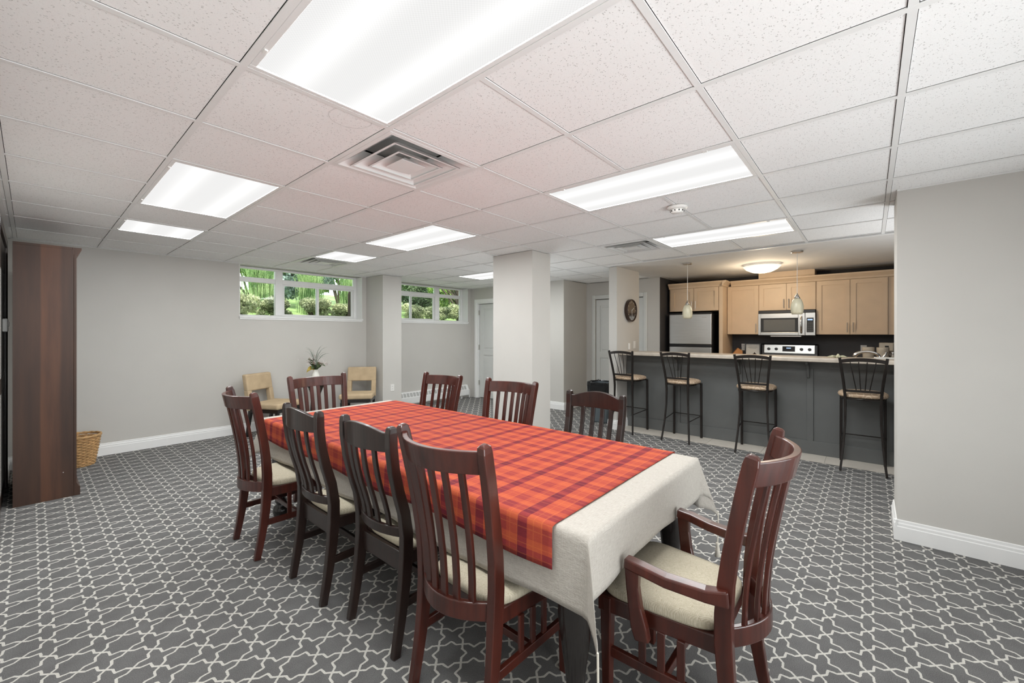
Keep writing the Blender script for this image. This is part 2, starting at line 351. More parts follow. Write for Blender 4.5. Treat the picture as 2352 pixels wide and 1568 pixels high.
# ------------------------------------------------------------------ mesh helpers
class MB:
    def __init__(s): s.v = []; s.f = []; s.uv = None
    def add(s, vs_, fs):
        o = len(s.v); s.v += [tuple(p) for p in vs_]; s.f += [tuple(i + o for i in f) for f in fs]; return s
    def box(s, x0, x1, y0, y1, z0, z1):
        if x0 > x1: x0, x1 = x1, x0
        if y0 > y1: y0, y1 = y1, y0
        if z0 > z1: z0, z1 = z1, z0
        return s.add([(x0,y0,z0),(x1,y0,z0),(x1,y1,z0),(x0,y1,z0),(x0,y0,z1),(x1,y0,z1),(x1,y1,z1),(x0,y1,z1)],
                     [(0,3,2,1),(4,5,6,7),(0,1,5,4),(1,2,6,5),(2,3,7,6),(3,0,4,7)])
    def prism(s, pts, axis, a, b):
        """closed 2-D outline extruded along axis; 2-D axes are the other two in xyz order"""
        def P(p, h):
            return {'x': (h, p[0], p[1]), 'y': (p[0], h, p[1]), 'z': (p[0], p[1], h)}[axis]
        n = len(pts)
        return s.add([P(p, a) for p in pts] + [P(p, b) for p in pts],
                     [tuple(range(n - 1, -1, -1)), tuple(range(n, 2 * n))] + [(i, (i + 1) % n, n + (i + 1) % n, n + i) for i in range(n)])
    def rings(s, rs, cap=True, loop=False):
        """skin a list of equal-length closed rings"""
        n = len(rs[0]); o = len(s.v)
        for r in rs: s.v += [tuple(p) for p in r]
        k = len(rs)
        for i in range(k if loop else k - 1):
            for j in range(n):
                a = o + i * n + j; b = o + i * n + (j + 1) % n; c = o + ((i + 1) % k) * n + (j + 1) % n; d = o + ((i + 1) % k) * n + j
                s.f.append((a, b, c, d))
        if cap and not loop:
            s.f.append(tuple(o + j for j in range(n - 1, -1, -1))); s.f.append(tuple(o + (k - 1) * n + j for j in range(n)))
        return s
    def tube(s, pts, r, n=8, loop=False):
        pts = [Vector(p) for p in pts]; rs = []; k = len(pts); prev = None
        for i, p in enumerate(pts):
            if loop: t = pts[(i + 1) % k] - pts[i - 1]
            else: t = pts[min(i + 1, k - 1)] - pts[max(i - 1, 0)]
            t.normalize()
            if prev is None:
                prev = t.orthogonal().normalized()
            else:
                prev = (prev - t * prev.dot(t)); prev = prev.normalized() if prev.length > 1e-6 else t.orthogonal().normalized()
            b = t.cross(prev); rad = r[i] if isinstance(r, (list, tuple)) else r
            rs.append([p + (prev * math.cos(2 * math.pi * j / n) + b * math.sin(2 * math.pi * j / n)) * rad for j in range(n)])
        return s.rings(rs, loop=loop)
    def bar(s, pts, w, d, side=(1, 0, 0)):
        """rectangular bar swept along pts: w along side, d along the other normal"""
        pts = [Vector(p) for p in pts]; sd = Vector(side).normalized(); rs = []; k = len(pts)
        for i, p in enumerate(pts):
            t = (pts[min(i + 1, k - 1)] - pts[max(i - 1, 0)]).normalized()
            x = (sd - t * sd.dot(t)).normalized(); y = t.cross(x)
            ww = w[i] if isinstance(w, (list, tuple)) else w; dd = d[i] if isinstance(d, (list, tuple)) else d
            rs.append([p + x * (a * ww / 2) + y * (b * dd / 2) for a, b in ((-1, -1), (1, -1), (1, 1), (-1, 1))])
        return s.rings(rs)
    def lathe(s, prof, n=24, c=(0, 0, 0)):
        rs = [[(c[0] + r * math.cos(2 * math.pi * j / n), c[1] + r * math.sin(2 * math.pi * j / n), c[2] + z) for j in range(n)] for r, z in prof]
        return s.rings(rs)
    def xform(s, M):
        s.v = [tuple(M @ Vector(p)) for p in s.v]; return s
    def build(s, name, mat, parent=None, smooth=False, bevel=0.0, seg=2, ang=35):
        me = bpy.data.meshes.new(name); me.from_pydata(s.v, [], s.f)
        bm = bmesh.new(); bm.from_mesh(me); bmesh.ops.recalc_face_normals(bm, faces=bm.faces); bm.to_mesh(me); bm.free()
        if s.uv:
            ul = me.uv_layers.new(name='UVMap')
            for lp in me.loops: ul.data[lp.index].uv = s.uv[lp.vertex_index]
        me.materials.append(MATS[mat])
        if smooth:
            for p in me.polygons: p.use_smooth = True
        o = bpy.data.objects.new(name, me); COL.objects.link(o)
        if parent is not None: o.parent = parent
        if bevel:
            md = o.modifiers.new('bevel', 'BEVEL'); md.width = bevel; md.segments = seg; md.limit_method = 'ANGLE'; md.angle_limit = math.radians(ang)
            md.harden_normals = False
        return o

def box(x0, x1, y0, y1, z0, z1): return MB().box(x0, x1, y0, y1, z0, z1)
def tag(o, label=None, cat=None, group=None, kind=None):
    if label: o['label'] = label
    if cat: o['category'] = cat
    if group: o['group'] = group
    if kind: o['kind'] = kind
    return o
def thing(name, label=None, cat=None, loc=(0, 0, 0), rz=0.0, group=None, kind=None):
    o = bpy.data.objects.new(name, None); COL.objects.link(o); o.empty_display_size = 0.1
    o.location = loc; o.rotation_euler = (0, 0, rz)
    return tag(o, label, cat, group, kind)
def dup(o, name=None, parent=None):
    c = o.copy(); COL.objects.link(c)
    if parent is not None: c.parent = parent
    for ch in o.children: dup(ch, None, c)
    return c
def struct(o): o['kind'] = 'structure'; return o
def lerp_tab(tab, z):
    for (z0, a), (z1, b) in zip(tab, tab[1:]):
        if z <= z1:
            t = (z - z0) / (z1 - z0); t = max(0, min(1, t)); return a + (b - a) * t
    return tab[-1][1]
def smooth_tab(tab, z):
    """Catmull-Rom through (z, value)"""
    n = len(tab)
    for i in range(n - 1):
        if z <= tab[i + 1][0] or i == n - 2:
            z0, z1 = tab[i][0], tab[i + 1][0]; t = (z - z0) / (z1 - z0)
            p1, p2 = tab[i][1], tab[i + 1][1]
            m1 = (p2 - tab[i - 1][1]) / (z1 - tab[i - 1][0]) * (z1 - z0) if i > 0 else p2 - p1
            m2 = (tab[i + 2][1] - p1) / (tab[i + 2][0] - z0) * (z1 - z0) if i < n - 2 else p2 - p1
            return (2*t**3 - 3*t**2 + 1)*p1 + (t**3 - 2*t**2 + t)*m1 + (-2*t**3 + 3*t**2)*p2 + (t**3 - t**2)*m2

# ------------------------------------------------------------------ the setting: floor
LX, WY, RX = -0.66, 4.955, 3.37        # left wall, window wall, right wall faces
FARX, HALLY, HENDX = 5.85, 2.50, 6.65  # far wall, hall side wall, hall end wall
KY, KX = 1.06, 7.58                    # kitchen side wall, kitchen back wall
REARY = -4.6; KRY = -3.0
fl_o = struct(box(LX - 0.15, 8.0, REARY - 0.2, WY + 0.3, -0.1, 0.0).build('floor', 'carpet'))
kf = struct(box(5.09, KX, KRY, KY, 0.0, 0.004).build('floor_kitchen', 'grout'))
tile_me = None
y = 1.06 - 0.006
seams = [0.446, -0.155, -0.757, -1.358, -1.96, -2.56, -3.0]
ys = [KY] + seams
for i in range(len(ys) - 1):
    for j in range(5):
        x0 = 5.09 + j * 0.33 + (0.0 if j == 0 else 0.0); x1 = min(x0 + 0.33, KX)
        if j >= 2: continue
        box(x0 + 0.002, x1 - 0.002, ys[i + 1] + 0.002, ys[i] - 0.002, 0.003, 0.008).build('floor_tile', 'floor_tile', kf)
for i in range(4):
    box(5.752, KX, KRY + i * 1.01 + 0.003, KRY + (i + 1) * 1.01 - 0.003, 0.003, 0.008).build('floor_tile', 'floor_tile', kf)

# ------------------------------------------------------------------ walls
def wall(name, mat, *boxes):
    m = MB()
    for b in boxes: m.box(*b)
    return struct(m.build(name, mat))
wall('wall_left', 'wall_paint', (LX - 0.15, LX, REARY, WY, 0, CZ))
W1a, W1b, W2a, W2b, SILL = 1.405, 3.257, 3.80, 5.765, 1.635
WT = 0.25
wall('wall_back', 'wall_paint', (LX - 0.15, FARX + 0.15, WY, WY + WT, 0, SILL), (LX - 0.15, W1a, WY, WY + WT, SILL, CZ),
     (W1b, W2a, WY, WY + WT, SILL, CZ), (W2b, FARX + 0.15, WY, WY + WT, SILL, CZ), (LX - 0.15, FARX + 0.15, WY, WY + WT, CZ + 0.006, 2.6))
wall('wall_pilaster', 'wall_paint', (3.335, 3.700, 4.43, WY, 0, CZ))
wall('wall_column', 'wall_paint', (3.335, 3.695, 1.265, 1.895, 0, CZ))
DR1 = (3.93, 4.755)                      # opening of the far door
wall('wall_far', 'wall_paint', (FARX, FARX + 0.12, DR1[1], WY, 0, CZ), (FARX, FARX + 0.12, HALLY, DR1[0], 0, CZ), (FARX, FARX + 0.12, DR1[0], DR1[1], 2.06, CZ))
wall('wall_hall_side', 'wall_paint', (FARX + 0.12, HENDX + 0.12, HALLY, HALLY + 0.12, 0, CZ))
wall('wall_hall_end', 'wall_paint', (HENDX, HENDX + 0.12, KY - 0.02, 1.335, 0, CZ), (HENDX, HENDX + 0.12, 2.30, HALLY, 0, CZ), (HENDX, HENDX + 0.12, 1.335, 2.30, 2.06, CZ))
wall('wall_closet', 'wall_paint', (HENDX + 0.14, HENDX + 0.2, KY, HALLY, 0, CZ))
wall('wall_far_room', 'wall_paint', (FARX + 0.35, FARX + 0.42, 3.6, 5.2, 0, CZ), (FARX + 0.12, FARX + 0.35, 3.6, 3.66, 0, CZ), (FARX + 0.12, FARX + 0.35, 5.1, 5.16, 0, CZ))
wall('wall_kitchen_side', 'charcoal_paint', (HENDX + 0.003, HENDX + 0.12, KY - 0.026, KY - 0.02, 0, CZ), (HENDX + 0.12, KX + 0.15, KY - 0.026, KY + 0.10, 0, CZ))
wall('wall_kitchen_back', 'charcoal_paint', (KX, KX + 0.15, KRY, KY - 0.026, 0, CZ))
wall('wall_kitchen_right', 'charcoal_paint', (RX + 0.2, KX + 0.15, KRY - 0.15, KRY, 0, CZ))
wall('wall_partition', 'wall_paint', (5.07, 5.84, 1.06, 1.185, 0, CZ))
wall('wall_right', 'wall_paint', (RX, RX + 0.14, REARY, -1.872, 0, CZ), (RX + 0.14, RX + 0.44, -2.1, -1.872, 0, CZ))
wall('wall_rear', 'wall_paint', (LX - 0.15, RX + 0.14, REARY - 0.15, REARY, 0, CZ))
wall('wall_hall_corner', 'wall_paint', (5.84, HENDX, 1.09, 1.13, 0, 0.0 + CZ)) if False else None
wall('ceiling_slab', 'drywall_ceiling', (LX - 0.2, 8.0, REARY - 0.2, WY + WT, 2.56, 2.62))  # unseen slab added above the ceiling to keep sun and sky light out
wall('wall_outer', 'drywall_ceiling', (7.9, 8.0, REARY, WY, 0, 2.56), (LX - 0.2, 8.0, REARY - 0.3, REARY - 0.2, 0, 2.56), (LX - 0.3, LX - 0.2, REARY, WY, 0, 2.56), (6.0, 8.0, WY, WY + 0.1, 0, 2.56))

# baseboards: stepped profile extruded along the wall
def baseboard(name, p0, p1, nrm):
    prof = [(0, 0), (0.016, 0), (0.016, 0.092), (0.012, 0.096), (0.012, 0.112), (0.008, 0.120), (0.007, 0.134), (0, 0.138)]
    (x0, y0), (x1, y1) = p0, p1; m = MB()
    m.rings([[(x + nrm[0] * a, y + nrm[1] * a, b) for a, b in prof] for x, y in ((x0, y0), (x1, y1))])
    return struct(m.build(name, 'white_trim'))
baseboard('baseboard_back', (LX, WY), (3.335, WY), (0, -1))
baseboard('baseboard_left', (LX, REARY), (LX, 2.75), (1, 0))
baseboard('baseboard_left_corner', (LX, 4.30), (LX, WY), (1, 0))
baseboard('baseboard_right', (RX, REARY), (RX, -1.857), (-1, 0))
baseboard('baseboard_right_end', (RX - 0.0165, -1.872), (RX + 0.44, -1.872), (0, 1))
baseboard('baseboard_partition', (5.07, 1.044), (5.07, 1.201), (-1, 0))
baseboard('baseboard_partition_side', (5.0535, 1.06), (5.40, 1.06), (0, -1))
baseboard('baseboard_far', (FARX, 3.84), (FARX, HALLY - 0.016), (-1, 0))
baseboard('baseboard_hall', (FARX, HALLY), (HENDX, HALLY), (0, -1))
baseboard('baseboard_column', (3.335, 1.249), (3.335, 1.911), (-1, 0))
baseboard('baseboard_column_side', (3.335, 1.265), (3.695, 1.265), (0, -1))
baseboard('baseboard_pilaster', (3.319, 4.43), (3.70, 4.43), (0, -1))
baseboard('baseboard_pilaster_side', (3.335, 4.4305), (3.335, WY), (-1, 0))

# ------------------------------------------------------------------ ceiling grid
ceil = thing('ceiling', kind='structure')
C = CELL
holes = {}
for (u, v, du, dv) in [(0,-2,1,2),(0,2,1,2),(0,5,1,1),(3,2,1,2),(3,5,1,1),(3,-2,1,2),(6,-2,1,2),(7,4,1,2),(1,0,1,1),(6,0,1,1),(3,6,1,1)]:
    for a in range(du):
        for bb in range(dv): holes[(u + a, v + bb)] = 1
full_me = None
def region(v):
    return (LX, 4.93) if (v + 1) * C <= 1.06 + 1e-6 else (LX, HENDX)
tz = CZ + 0.004
for v in range(-8, 9):
    for u in range(-2, 11):
        if (u, v) in holes: continue
        x0, x1, y0, y1 = u * C, (u + 1) * C, v * C, (v + 1) * C
        xa, xb = region(v)
        x0, x1 = max(x0, xa), min(x1, xb); y0, y1 = max(y0, REARY), min(y1, WY)
        if v <= -6: x1 = min(x1, RX)
        if x1 - x0 < 0.05 or y1 - y0 < 0.05: continue
        if v == 1 and x0 >= 4.9: y0 = max(y0, 1.185)
        if x0 >= FARX and y1 > HALLY: y1 = min(y1, HALLY)
        if y1 - y0 < 0.05: continue
        g = 0.0145
        wx, wy = x1 - x0 - 2 * g, y1 - y0 - 2 * g
        full = abs(wx - (C - 2 * g)) < 1e-4 and abs(wy - (C - 2 * g)) < 1e-4
        if full and full_me:
            o = bpy.data.objects.new('ceiling_tile', full_me); COL.objects.link(o); o.parent = ceil
        else:
            o = box(-wx / 2, wx / 2, -wy / 2, wy / 2, 0, 0.015).build('ceiling_tile', 'ceiling_tile', ceil)
            if full: full_me = o.data
        o.location = ((x0 + x1) / 2, (y0 + y1) / 2, tz + 0.001)
# added dark sheet above the grid stands in for shade in the joints
box(LX, HENDX + 0.1, REARY, WY, CZ + 0.16, CZ + 0.17).build('plenum_deck', 'dark_gap', ceil)
tw = 0.0245
TROF = [(0,-2,1,2),(0,2,1,2),(3,2,1,2),(3,-2,1,2),(6,-2,1,2),(7,4,1,2)]
def runs(lo, hi, gaps):
    """split lo..hi by the gaps"""
    out = []; c0 = lo
    for a, b in sorted(gaps):
        if b <= c0 or a >= hi: continue
        if a > c0: out.append((c0, a))
        c0 = max(c0, b)
    if c0 < hi: out.append((c0, hi))
    return out
for u in range(-1, 11):
    xx = u * C
    if xx > HENDX: continue
    y0 = REARY if xx < RX else (-3.0 if xx < 4.9 else 1.185)
    if 3.5 < xx < 3.9: y0 = -3.0
    y1 = WY if xx < FARX else HALLY
    box(xx - tw / 2, xx + tw / 2, y0, y1, CZ, CZ + 0.004).build('main_tee', 'tee_metal', ceil)
for v in range(-7, 9):
    yy = v * C
    xb = region(v)[1] if yy > 1.1 else 4.93
    if v <= -5: xb = RX
    if yy > HALLY: xb = FARX
    gaps = [(u * C - tw / 2, (u + 1) * C + tw / 2) for (u, w, a, n) in TROF if w < v < w + n]
    for a, b in runs(LX, xb, gaps):
        box(a, b, yy - tw / 2, yy + tw / 2, CZ + 0.0005, CZ + 0.0045).build('cross_tee', 'tee_metal', ceil)
# wall angles
for (x0, x1, y0, y1) in [(LX, LX + 0.02, REARY, WY), (LX, 3.335, WY - 0.02, WY), (3.70, FARX, WY - 0.02, WY), (FARX - 0.02, FARX, HALLY, WY), (RX - 0.02, RX, REARY, -1.872)]:
    box(x0, x1, y0, y1, CZ - 0.0015, CZ + 0.004).build('wall_angle', 'tee_metal', ceil)
box(4.925, 4.955, -3.0, 1.06, CZ - 0.012, CZ + 0.004).build('wall_angle', 'tee_metal', ceil)
kc = struct(MB().box(4.955, KX, KRY, 1.0599, CZ, CZ + 0.02).box(5.84, HENDX, 1.0599, 1.20, CZ, CZ + 0.02).build('ceiling_kitchen', 'drywall_ceiling'))

# ------------------------------------------------------------------ windows
FY0, FY1 = WY + 0.19, WY + 0.245
def window(name, x0, x1, verts, sash, dirn):
    """verts: full-height mullion (a,b); sash: (lower slider stiles); dirn: side of the single light"""
    w = thing(name, kind='structure')
    z0, z1 = SILL + 0.012, CZ
    def fr(nm, a, b, c, d, dy=0.0, bev=0.004): return box(a, b, FY0 + dy, FY1, c, d).build(nm, 'white_trim', w, bevel=bev)
    fr('jamb', x0, x0 + 0.045, z0, z1); fr('jamb', x1 - 0.05, x1, z0, z1)
    fr('head', x0 + 0.045, x1 - 0.05, z1 - 0.03, z1)
    fr('bottom_rail', x0 + 0.045, x1 - 0.05, z0, z0 + 0.03)
    ma, mb = verts
    fr('mullion', ma, mb, z0 + 0.03, z1 - 0.03, -0.01)
    for a, b in ((x0 + 0.045, ma), (mb, x1 - 0.05)):
        fr('transom', a, b, 2.158, 2.228, -0.005)
        g = box(a, b, FY0 + 0.03, FY0 + 0.036, 2.228, z1 - 0.03).build('pane', 'window_glass', w)
    # fixed light beside the slider
    fx = (x0 + 0.045, ma) if dirn < 0 else (mb, x1 - 0.05)
    sx = (mb, x1 - 0.05) if dirn < 0 else (x0 + 0.045, ma)
    box(fx[0], fx[1], FY0 + 0.03, FY0 + 0.036, z0 + 0.03, 2.158).build('pane', 'window_glass', w)
    mid = sash
    for k, (a, b) in enumerate(((sx[0], mid + 0.02), (mid - 0.02, sx[1]))):
        dy = 0.012 if k == 0 else 0.030
        s_ = thing('sash'); s_.parent = w
        t_ = 0.032
        m = MB()
        m.box(a, a + t_, FY0 + dy, FY0 + dy + 0.018, z0 + 0.03, 2.158); m.box(b - t_, b, FY0 + dy, FY0 + dy + 0.018, z0 + 0.03, 2.158)
        m.box(a + t_, b - t_, FY0 + dy, FY0 + dy + 0.018, z0 + 0.03, z0 + 0.03 + t_ * 0.7); m.box(a + t_, b - t_, FY0 + dy, FY0 + dy + 0.018, 2.158 - t_ * 0.7, 2.158)
        m.build('sash_frame', 'white_metal', s_)
        box(a + t_, b - t_, FY0 + dy + 0.006, FY0 + dy + 0.011, z0 + 0.03 + t_ * 0.7, 2.158 - t_ * 0.7).build('pane', 'window_glass', s_)
    box(x1 - 0.062, x1 - 0.050, FY0 - 0.012, FY0, 1.80, 1.89).build('latch', 'white_plastic', w, bevel=0.003)
    # sill board and white reveals
    box(x0 - 0.006, x1 + 0.012, WY - 0.022, FY0, SILL - 0.012, SILL + 0.012).build('sill', 'white_trim', w, bevel=0.005)
    box(x0, x1, WY - 0.012, WY, SILL - 0.034, SILL - 0.012).build('sill_apron', 'white_trim', w, bevel=0.004)
    box(x1, x1 - 0.006, WY, FY0, SILL + 0.012, z1).build('reveal', 'white_trim', w)
    box(x0, x0 + 0.006, WY, FY0, SILL + 0.012, z1).build('reveal', 'white_trim', w)
    return w
window('window_1', W1a, W1b, (1.932, 2.037), 2.582, -1)
window('window_2', W2a, W2b, (5.005, 5.118), 4.415, 1)

# ------------------------------------------------------------------ doors
def panel_door(parent, W_, H_, T_=0.035, mat='door_paint', rails=((0.12, 0.92), (1.04, 1.92)), inset=0.11, name='leaf'):
    """leaf standing on z=0, x from 0 to W_, front face at y=0 (outside towards -y)"""
    m = MB()
    st = inset
    zs = [0, rails[0][0], rails[0][1], rails[1][0], rails[1][1], H_]
    m.box(0, st, 0, T_, 0, H_); m.box(W_ - st, W_, 0, T_, 0, H_)
    m.box(st, W_ - st, 0, T_, zs[0], zs[1]); m.box(st, W_ - st, 0, T_, zs[2], zs[3]); m.box(st, W_ - st, 0, T_, zs[4], zs[5])
    leaf = m.build(name, mat, parent)
    for a, b in rails:
        box(st, W_ - st, 0.012, T_ - 0.004, a, b).build('panel_field', mat, leaf)
        box(st + 0.035, W_ - st - 0.035, 0.004, 0.013, a + 0.035, b - 0.035).build('raised_panel', mat, leaf, bevel=0.007, seg=1)
    return leaf
def casing(parent, xs, H_, w=0.075, mat='white_trim', left=True, right=True):
    prof = [(0, 0), (0, -0.012), (0.02, -0.018), (0.055, -0.018), (w, -0.010), (w, 0)]
    m = MB(); x0, x1 = xs
    if left: m.prism([(x0 - a, b) for a, b in prof], 'z', 0, H_ + w)
    if right: m.prism([(x1 + a, b) for a, b in prof], 'z', 0, H_ + w)
    m.box(x0 - 0.0, x1 + 0.0, -0.018, 0, H_, H_ + w)
    return m.build('casing', mat, parent, bevel=0.003)
# door_1: far wall, faces -x; local x runs along world -y
d1 = thing('door_1', kind='structure', loc=(FARX, DR1[1], 0), rz=-math.pi / 2)
casing(d1, (0, DR1[1] - DR1[0]), 2.06, mat='white_trim')
MB().box(0, 0.02, 0, 0.12, 0, 2.06).box(DR1[1] - DR1[0] - 0.02, DR1[1] - DR1[0], 0, 0.12, 0, 2.06).box(0.02, DR1[1] - DR1[0] - 0.02, 0, 0.12, 2.04, 2.06).build('jamb', 'white_trim', d1)
lf = panel_door(d1, 0.76, 2.02); lf.location = (0.034, 0.05, 0.012); lf.rotation_euler = (0, 0, math.radians(2.0))
for z in (0.28, 1.05, 1.80):
    MB().box(0.018, 0.034, 0.022, 0.050, z, z + 0.10).build('hinge', 'brushed_nickel', d1, bevel=0.003)
# door_2: two-leaf closet door at the end of the hall
d2 = thing('door_2', kind='structure', loc=(HENDX, 2.30, 0), rz=-math.pi / 2)
casing(d2, (0, 0.965), 2.06, mat='door_paint')
for k in (0, 1):
    lf = panel_door(d2, 0.474, 2.035, inset=0.085); lf.location = (0.006 + k * 0.479, 0.018, 0.012)
for x in (0.0, 0.957):
    for z in (0.28, 1.72): MB().box(x, x + 0.008, -0.004, 0.02, z, z + 0.10).build('hinge', 'brushed_nickel', d2)
# door_3: dark brown door in the left wall seen edge-on
d3 = thing('door_3', kind='structure', loc=(LX, 2.85, 0), rz=math.pi / 2)
casing(d3, (0, 1.36), 2.18, w=0.07, mat='brown_door')
lf = panel_door(d3, 1.35, 2.17, mat='brown_door', name='leaf', T_=0.03); lf.location = (0.005, -0.002, 0.006)
# ------------------------------------------------------------------ ceiling fixtures
LAMP_N = [0]
def troffer(u, v, n, label):
    lx, ly = C - 0.026, n * C - 0.026
    t_ = thing('troffer_light', label, 'ceiling light', ((u + 0.5) * C, (v + n / 2) * C, CZ), 0, 'fluorescent troffers in the tile ceiling')
    b = 0.022; m = MB()
    for (x0, x1, y0, y1) in ((-lx/2, lx/2, -ly/2, -ly/2 + b), (-lx/2, lx/2, ly/2 - b, ly/2), (-lx/2, -lx/2 + b, -ly/2 + b, ly/2 - b), (lx/2 - b, lx/2, -ly/2 + b, ly/2 - b)):
        m.box(x0, x1, y0, y1, 0.001, 0.016)
    m.build('door_frame', 'white_metal', t_, bevel=0.002)
    box(-lx/2 + b, lx/2 - b, -ly/2 + b, ly/2 - b, 0.008, 0.011).build('lens', 'troffer_lens', t_)
    box(-lx/2, lx/2, -ly/2, ly/2, 0.02, 0.10).build('housing', 'white_metal', t_)
    for s_ in (-1, 1): box(-lx/2 + 0.004, -lx/2 + 0.016, s_ * ly * 0.38 - 0.012, s_ * ly * 0.38 + 0.012, -0.004, 0.002).build('latch', 'white_plastic', t_, bevel=0.002)
    ld = bpy.data.lights.new('troffer_glow', 'AREA'); ld.shape = 'RECTANGLE'; ld.size = lx - 2 * b; ld.size_y = ly - 2 * b
    ld.energy = TROFFER_W * n / 2; ld.color = (0.965, 0.99, 0.99)
    lo = bpy.data.objects.new('troffer_glow', ld); COL.objects.link(lo); lo.parent = t_; lo.location = (0, 0, 0.006)
    return t_
troffer(0, -2, 2, 'largest bright ceiling light at the top, nearest the viewer')
troffer(0, 2, 2, 'long ceiling light panel at left, between the largest panel and a small square one')
troffer(0, 5, 1, 'small square ceiling light nearest the tall brown bookcase')
troffer(3, 2, 2, 'ceiling light panel above the middle of the room, left of the white column')
troffer(3, 5, 1, 'small square ceiling light beside the air vent by the left window')
troffer(3, -2, 2, 'long ceiling light panel at right, just in front of the smoke detector')
troffer(6, -2, 2, 'thin looking ceiling light panel nearest the kitchen')
troffer(7, 4, 2, 'far ceiling light partly hidden behind the white column')

def diffuser(u, v, label, rz):
    d = thing('air_diffuser', label, 'air vent', ((u + 0.5) * C, (v + 0.5) * C, CZ), rz, 'square ceiling air diffusers')
    def pyr(a0, z0, a1, z1, th=0.002):
        r = [[(-a0, -a0, z0), (a0, -a0, z0), (a0, a0, z0), (-a0, a0, z0)], [(-a1, -a1, z1), (a1, -a1, z1), (a1, a1, z1), (-a1, a1, z1)],
             [(-a1, -a1, z1 + th), (a1, -a1, z1 + th), (a1, a1, z1 + th), (-a1, a1, z1 + th)], [(-a0 , -a0, z0 + th), (a0, -a0, z0 + th), (a0, a0, z0 + th), (-a0, a0, z0 + th)]]
        return MB().rings(r, cap=False, loop=True)
    h = C / 2 - 0.013
    pyr(h, -0.001, h - 0.022, -0.003).build('outer_flange', 'white_metal', d)
    pyr(h - 0.022, -0.003, h - 0.125, 0.075).build('outer_cone', 'white_metal', d)
    for a in (0.222, 0.150):
        lc = pyr(a, -0.010, a - 0.105, 0.058).build('louvre_cone', 'white_metal', d)
        pyr(a, -0.010, a - 0.014, -0.010).build('louvre_lip', 'white_metal', lc)
    MB().rings([[(-r, -r, z), (r, -r, z), (r, r, z), (-r, r, z)] for r, z in ((0.080, -0.010), (0.079, -0.007), (0.02, 0.035))]).build('centre_plate', 'white_metal', d)
    box(-0.165, 0.165, -0.165, 0.165, 0.085, 0.12).build('duct', 'heater_slot', d)
    return d
diffuser(1, 0, 'large square air vent next to the largest ceiling light', 0)
diffuser(6, 0, 'square air vent in front of the column with the clock', 0)
diffuser(3, 6, 'square air vent above the left window', 0)

sd = thing('smoke_detector', 'white round smoke detector between two ceiling lights at right', 'smoke detector', (2.74, -0.61, CZ))
MB().lathe([(0.001, 0), (0.072, 0), (0.074, -0.012), (0.060, -0.022), (0.001, -0.022)], 28).build('base', 'white_plastic', sd, smooth=True, bevel=0.002)
MB().lathe([(0.046, -0.022), (0.048, -0.034), (0.040, -0.048), (0.001, -0.050)], 28).build('chamber', 'white_plastic', sd, smooth=True)
m = MB()
for k in range(10):
    a = k * math.pi / 5; m.box(-0.006, 0.006, -0.004, 0.004, -0.040, -0.030); M_ = Matrix.Rotation(a, 4, 'Z') @ Matrix.Translation((0.045, 0, 0))
    for i in range(len(m.v) - 8, len(m.v)): m.v[i] = tuple(M_ @ Vector(m.v[i]))
m.build('slot_ring', 'black_plastic', sd)

def pendant(x, y, label, zt):
    p = thing('pendant_lamp', label, 'pendant lamp', (x, y, CZ), 0, 'glass pendants above the bar counter')
    MB().lathe([(0.001, 0), (0.062, 0), (0.062, -0.016), (0.055, -0.022), (0.001, -0.022)], 28).build('canopy', 'brushed_nickel', p, bevel=0.002)
    z1 = zt - CZ
    MB().tube([(0, 0, -0.02), (0.003, 0, z1 * 0.4), (-0.002, 0, z1 * 0.7), (0, 0, z1 + 0.05)], 0.0028, 6).build('cord', 'white_plastic', p)
    MB().lathe([(0.004, z1 + 0.055), (0.010, z1 + 0.04), (0.024, z1 + 0.012), (0.030, z1 - 0.006), (0.001, z1 - 0.006)], 20).build('socket_cap', 'brushed_nickel', p, smooth=True)
    prof = [(0.026, z1 - 0.004), (0.048, z1 - 0.03), (0.062, z1 - 0.08), (0.066, z1 - 0.12), (0.062, z1 - 0.165), (0.052, z1 - 0.195), (0.049, z1 - 0.194), (0.058, z1 - 0.165), (0.061, z1 - 0.12), (0.050, z1 - 0.06), (0.024, z1 - 0.012)]
    MB().lathe(prof, 28).build('glass_shade', 'alabaster', p, smooth=True)
    return p
pendant(5.45, 0.187, 'glass pendant lamp hanging in front of the refrigerator', 1.805)
pendant(5.414, -1.08, 'glass pendant lamp hanging in front of the microwave', 1.825)

dm = thing('dome_lamp', 'lit flush dome lamp on the kitchen ceiling', 'ceiling light', (6.25, -0.574, CZ))
MB().lathe([(0.001, 0), (0.17, 0), (0.17, -0.03), (0.001, -0.03)], 32).build('pan', 'white_metal', dm)
MB().lathe([(0.235, -0.028), (0.230, -0.036), (0.19, -0.075), (0.12, -0.108), (0.05, -0.122), (0.001, -0.124)], 36).build('glass_bowl', 'dome_glass', dm, smooth=True)
for k in range(3):
    a = k * 2.094 + 0.5; MB().lathe([(0.001, 0), (0.012, 0), (0.012, -0.014), (0.001, -0.014)], 10, (0.205 * math.cos(a), 0.205 * math.sin(a), -0.026)).build('retaining_knob', 'brushed_nickel', dm)
ld = bpy.data.lights.new('dome_glow', 'POINT'); ld.energy = 20; ld.color = (1, 0.80, 0.56); ld.shadow_soft_size = 0.12
lo = bpy.data.objects.new('dome_glow', ld); COL.objects.link(lo); lo.parent = dm; lo.location = (0, 0, -0.26)

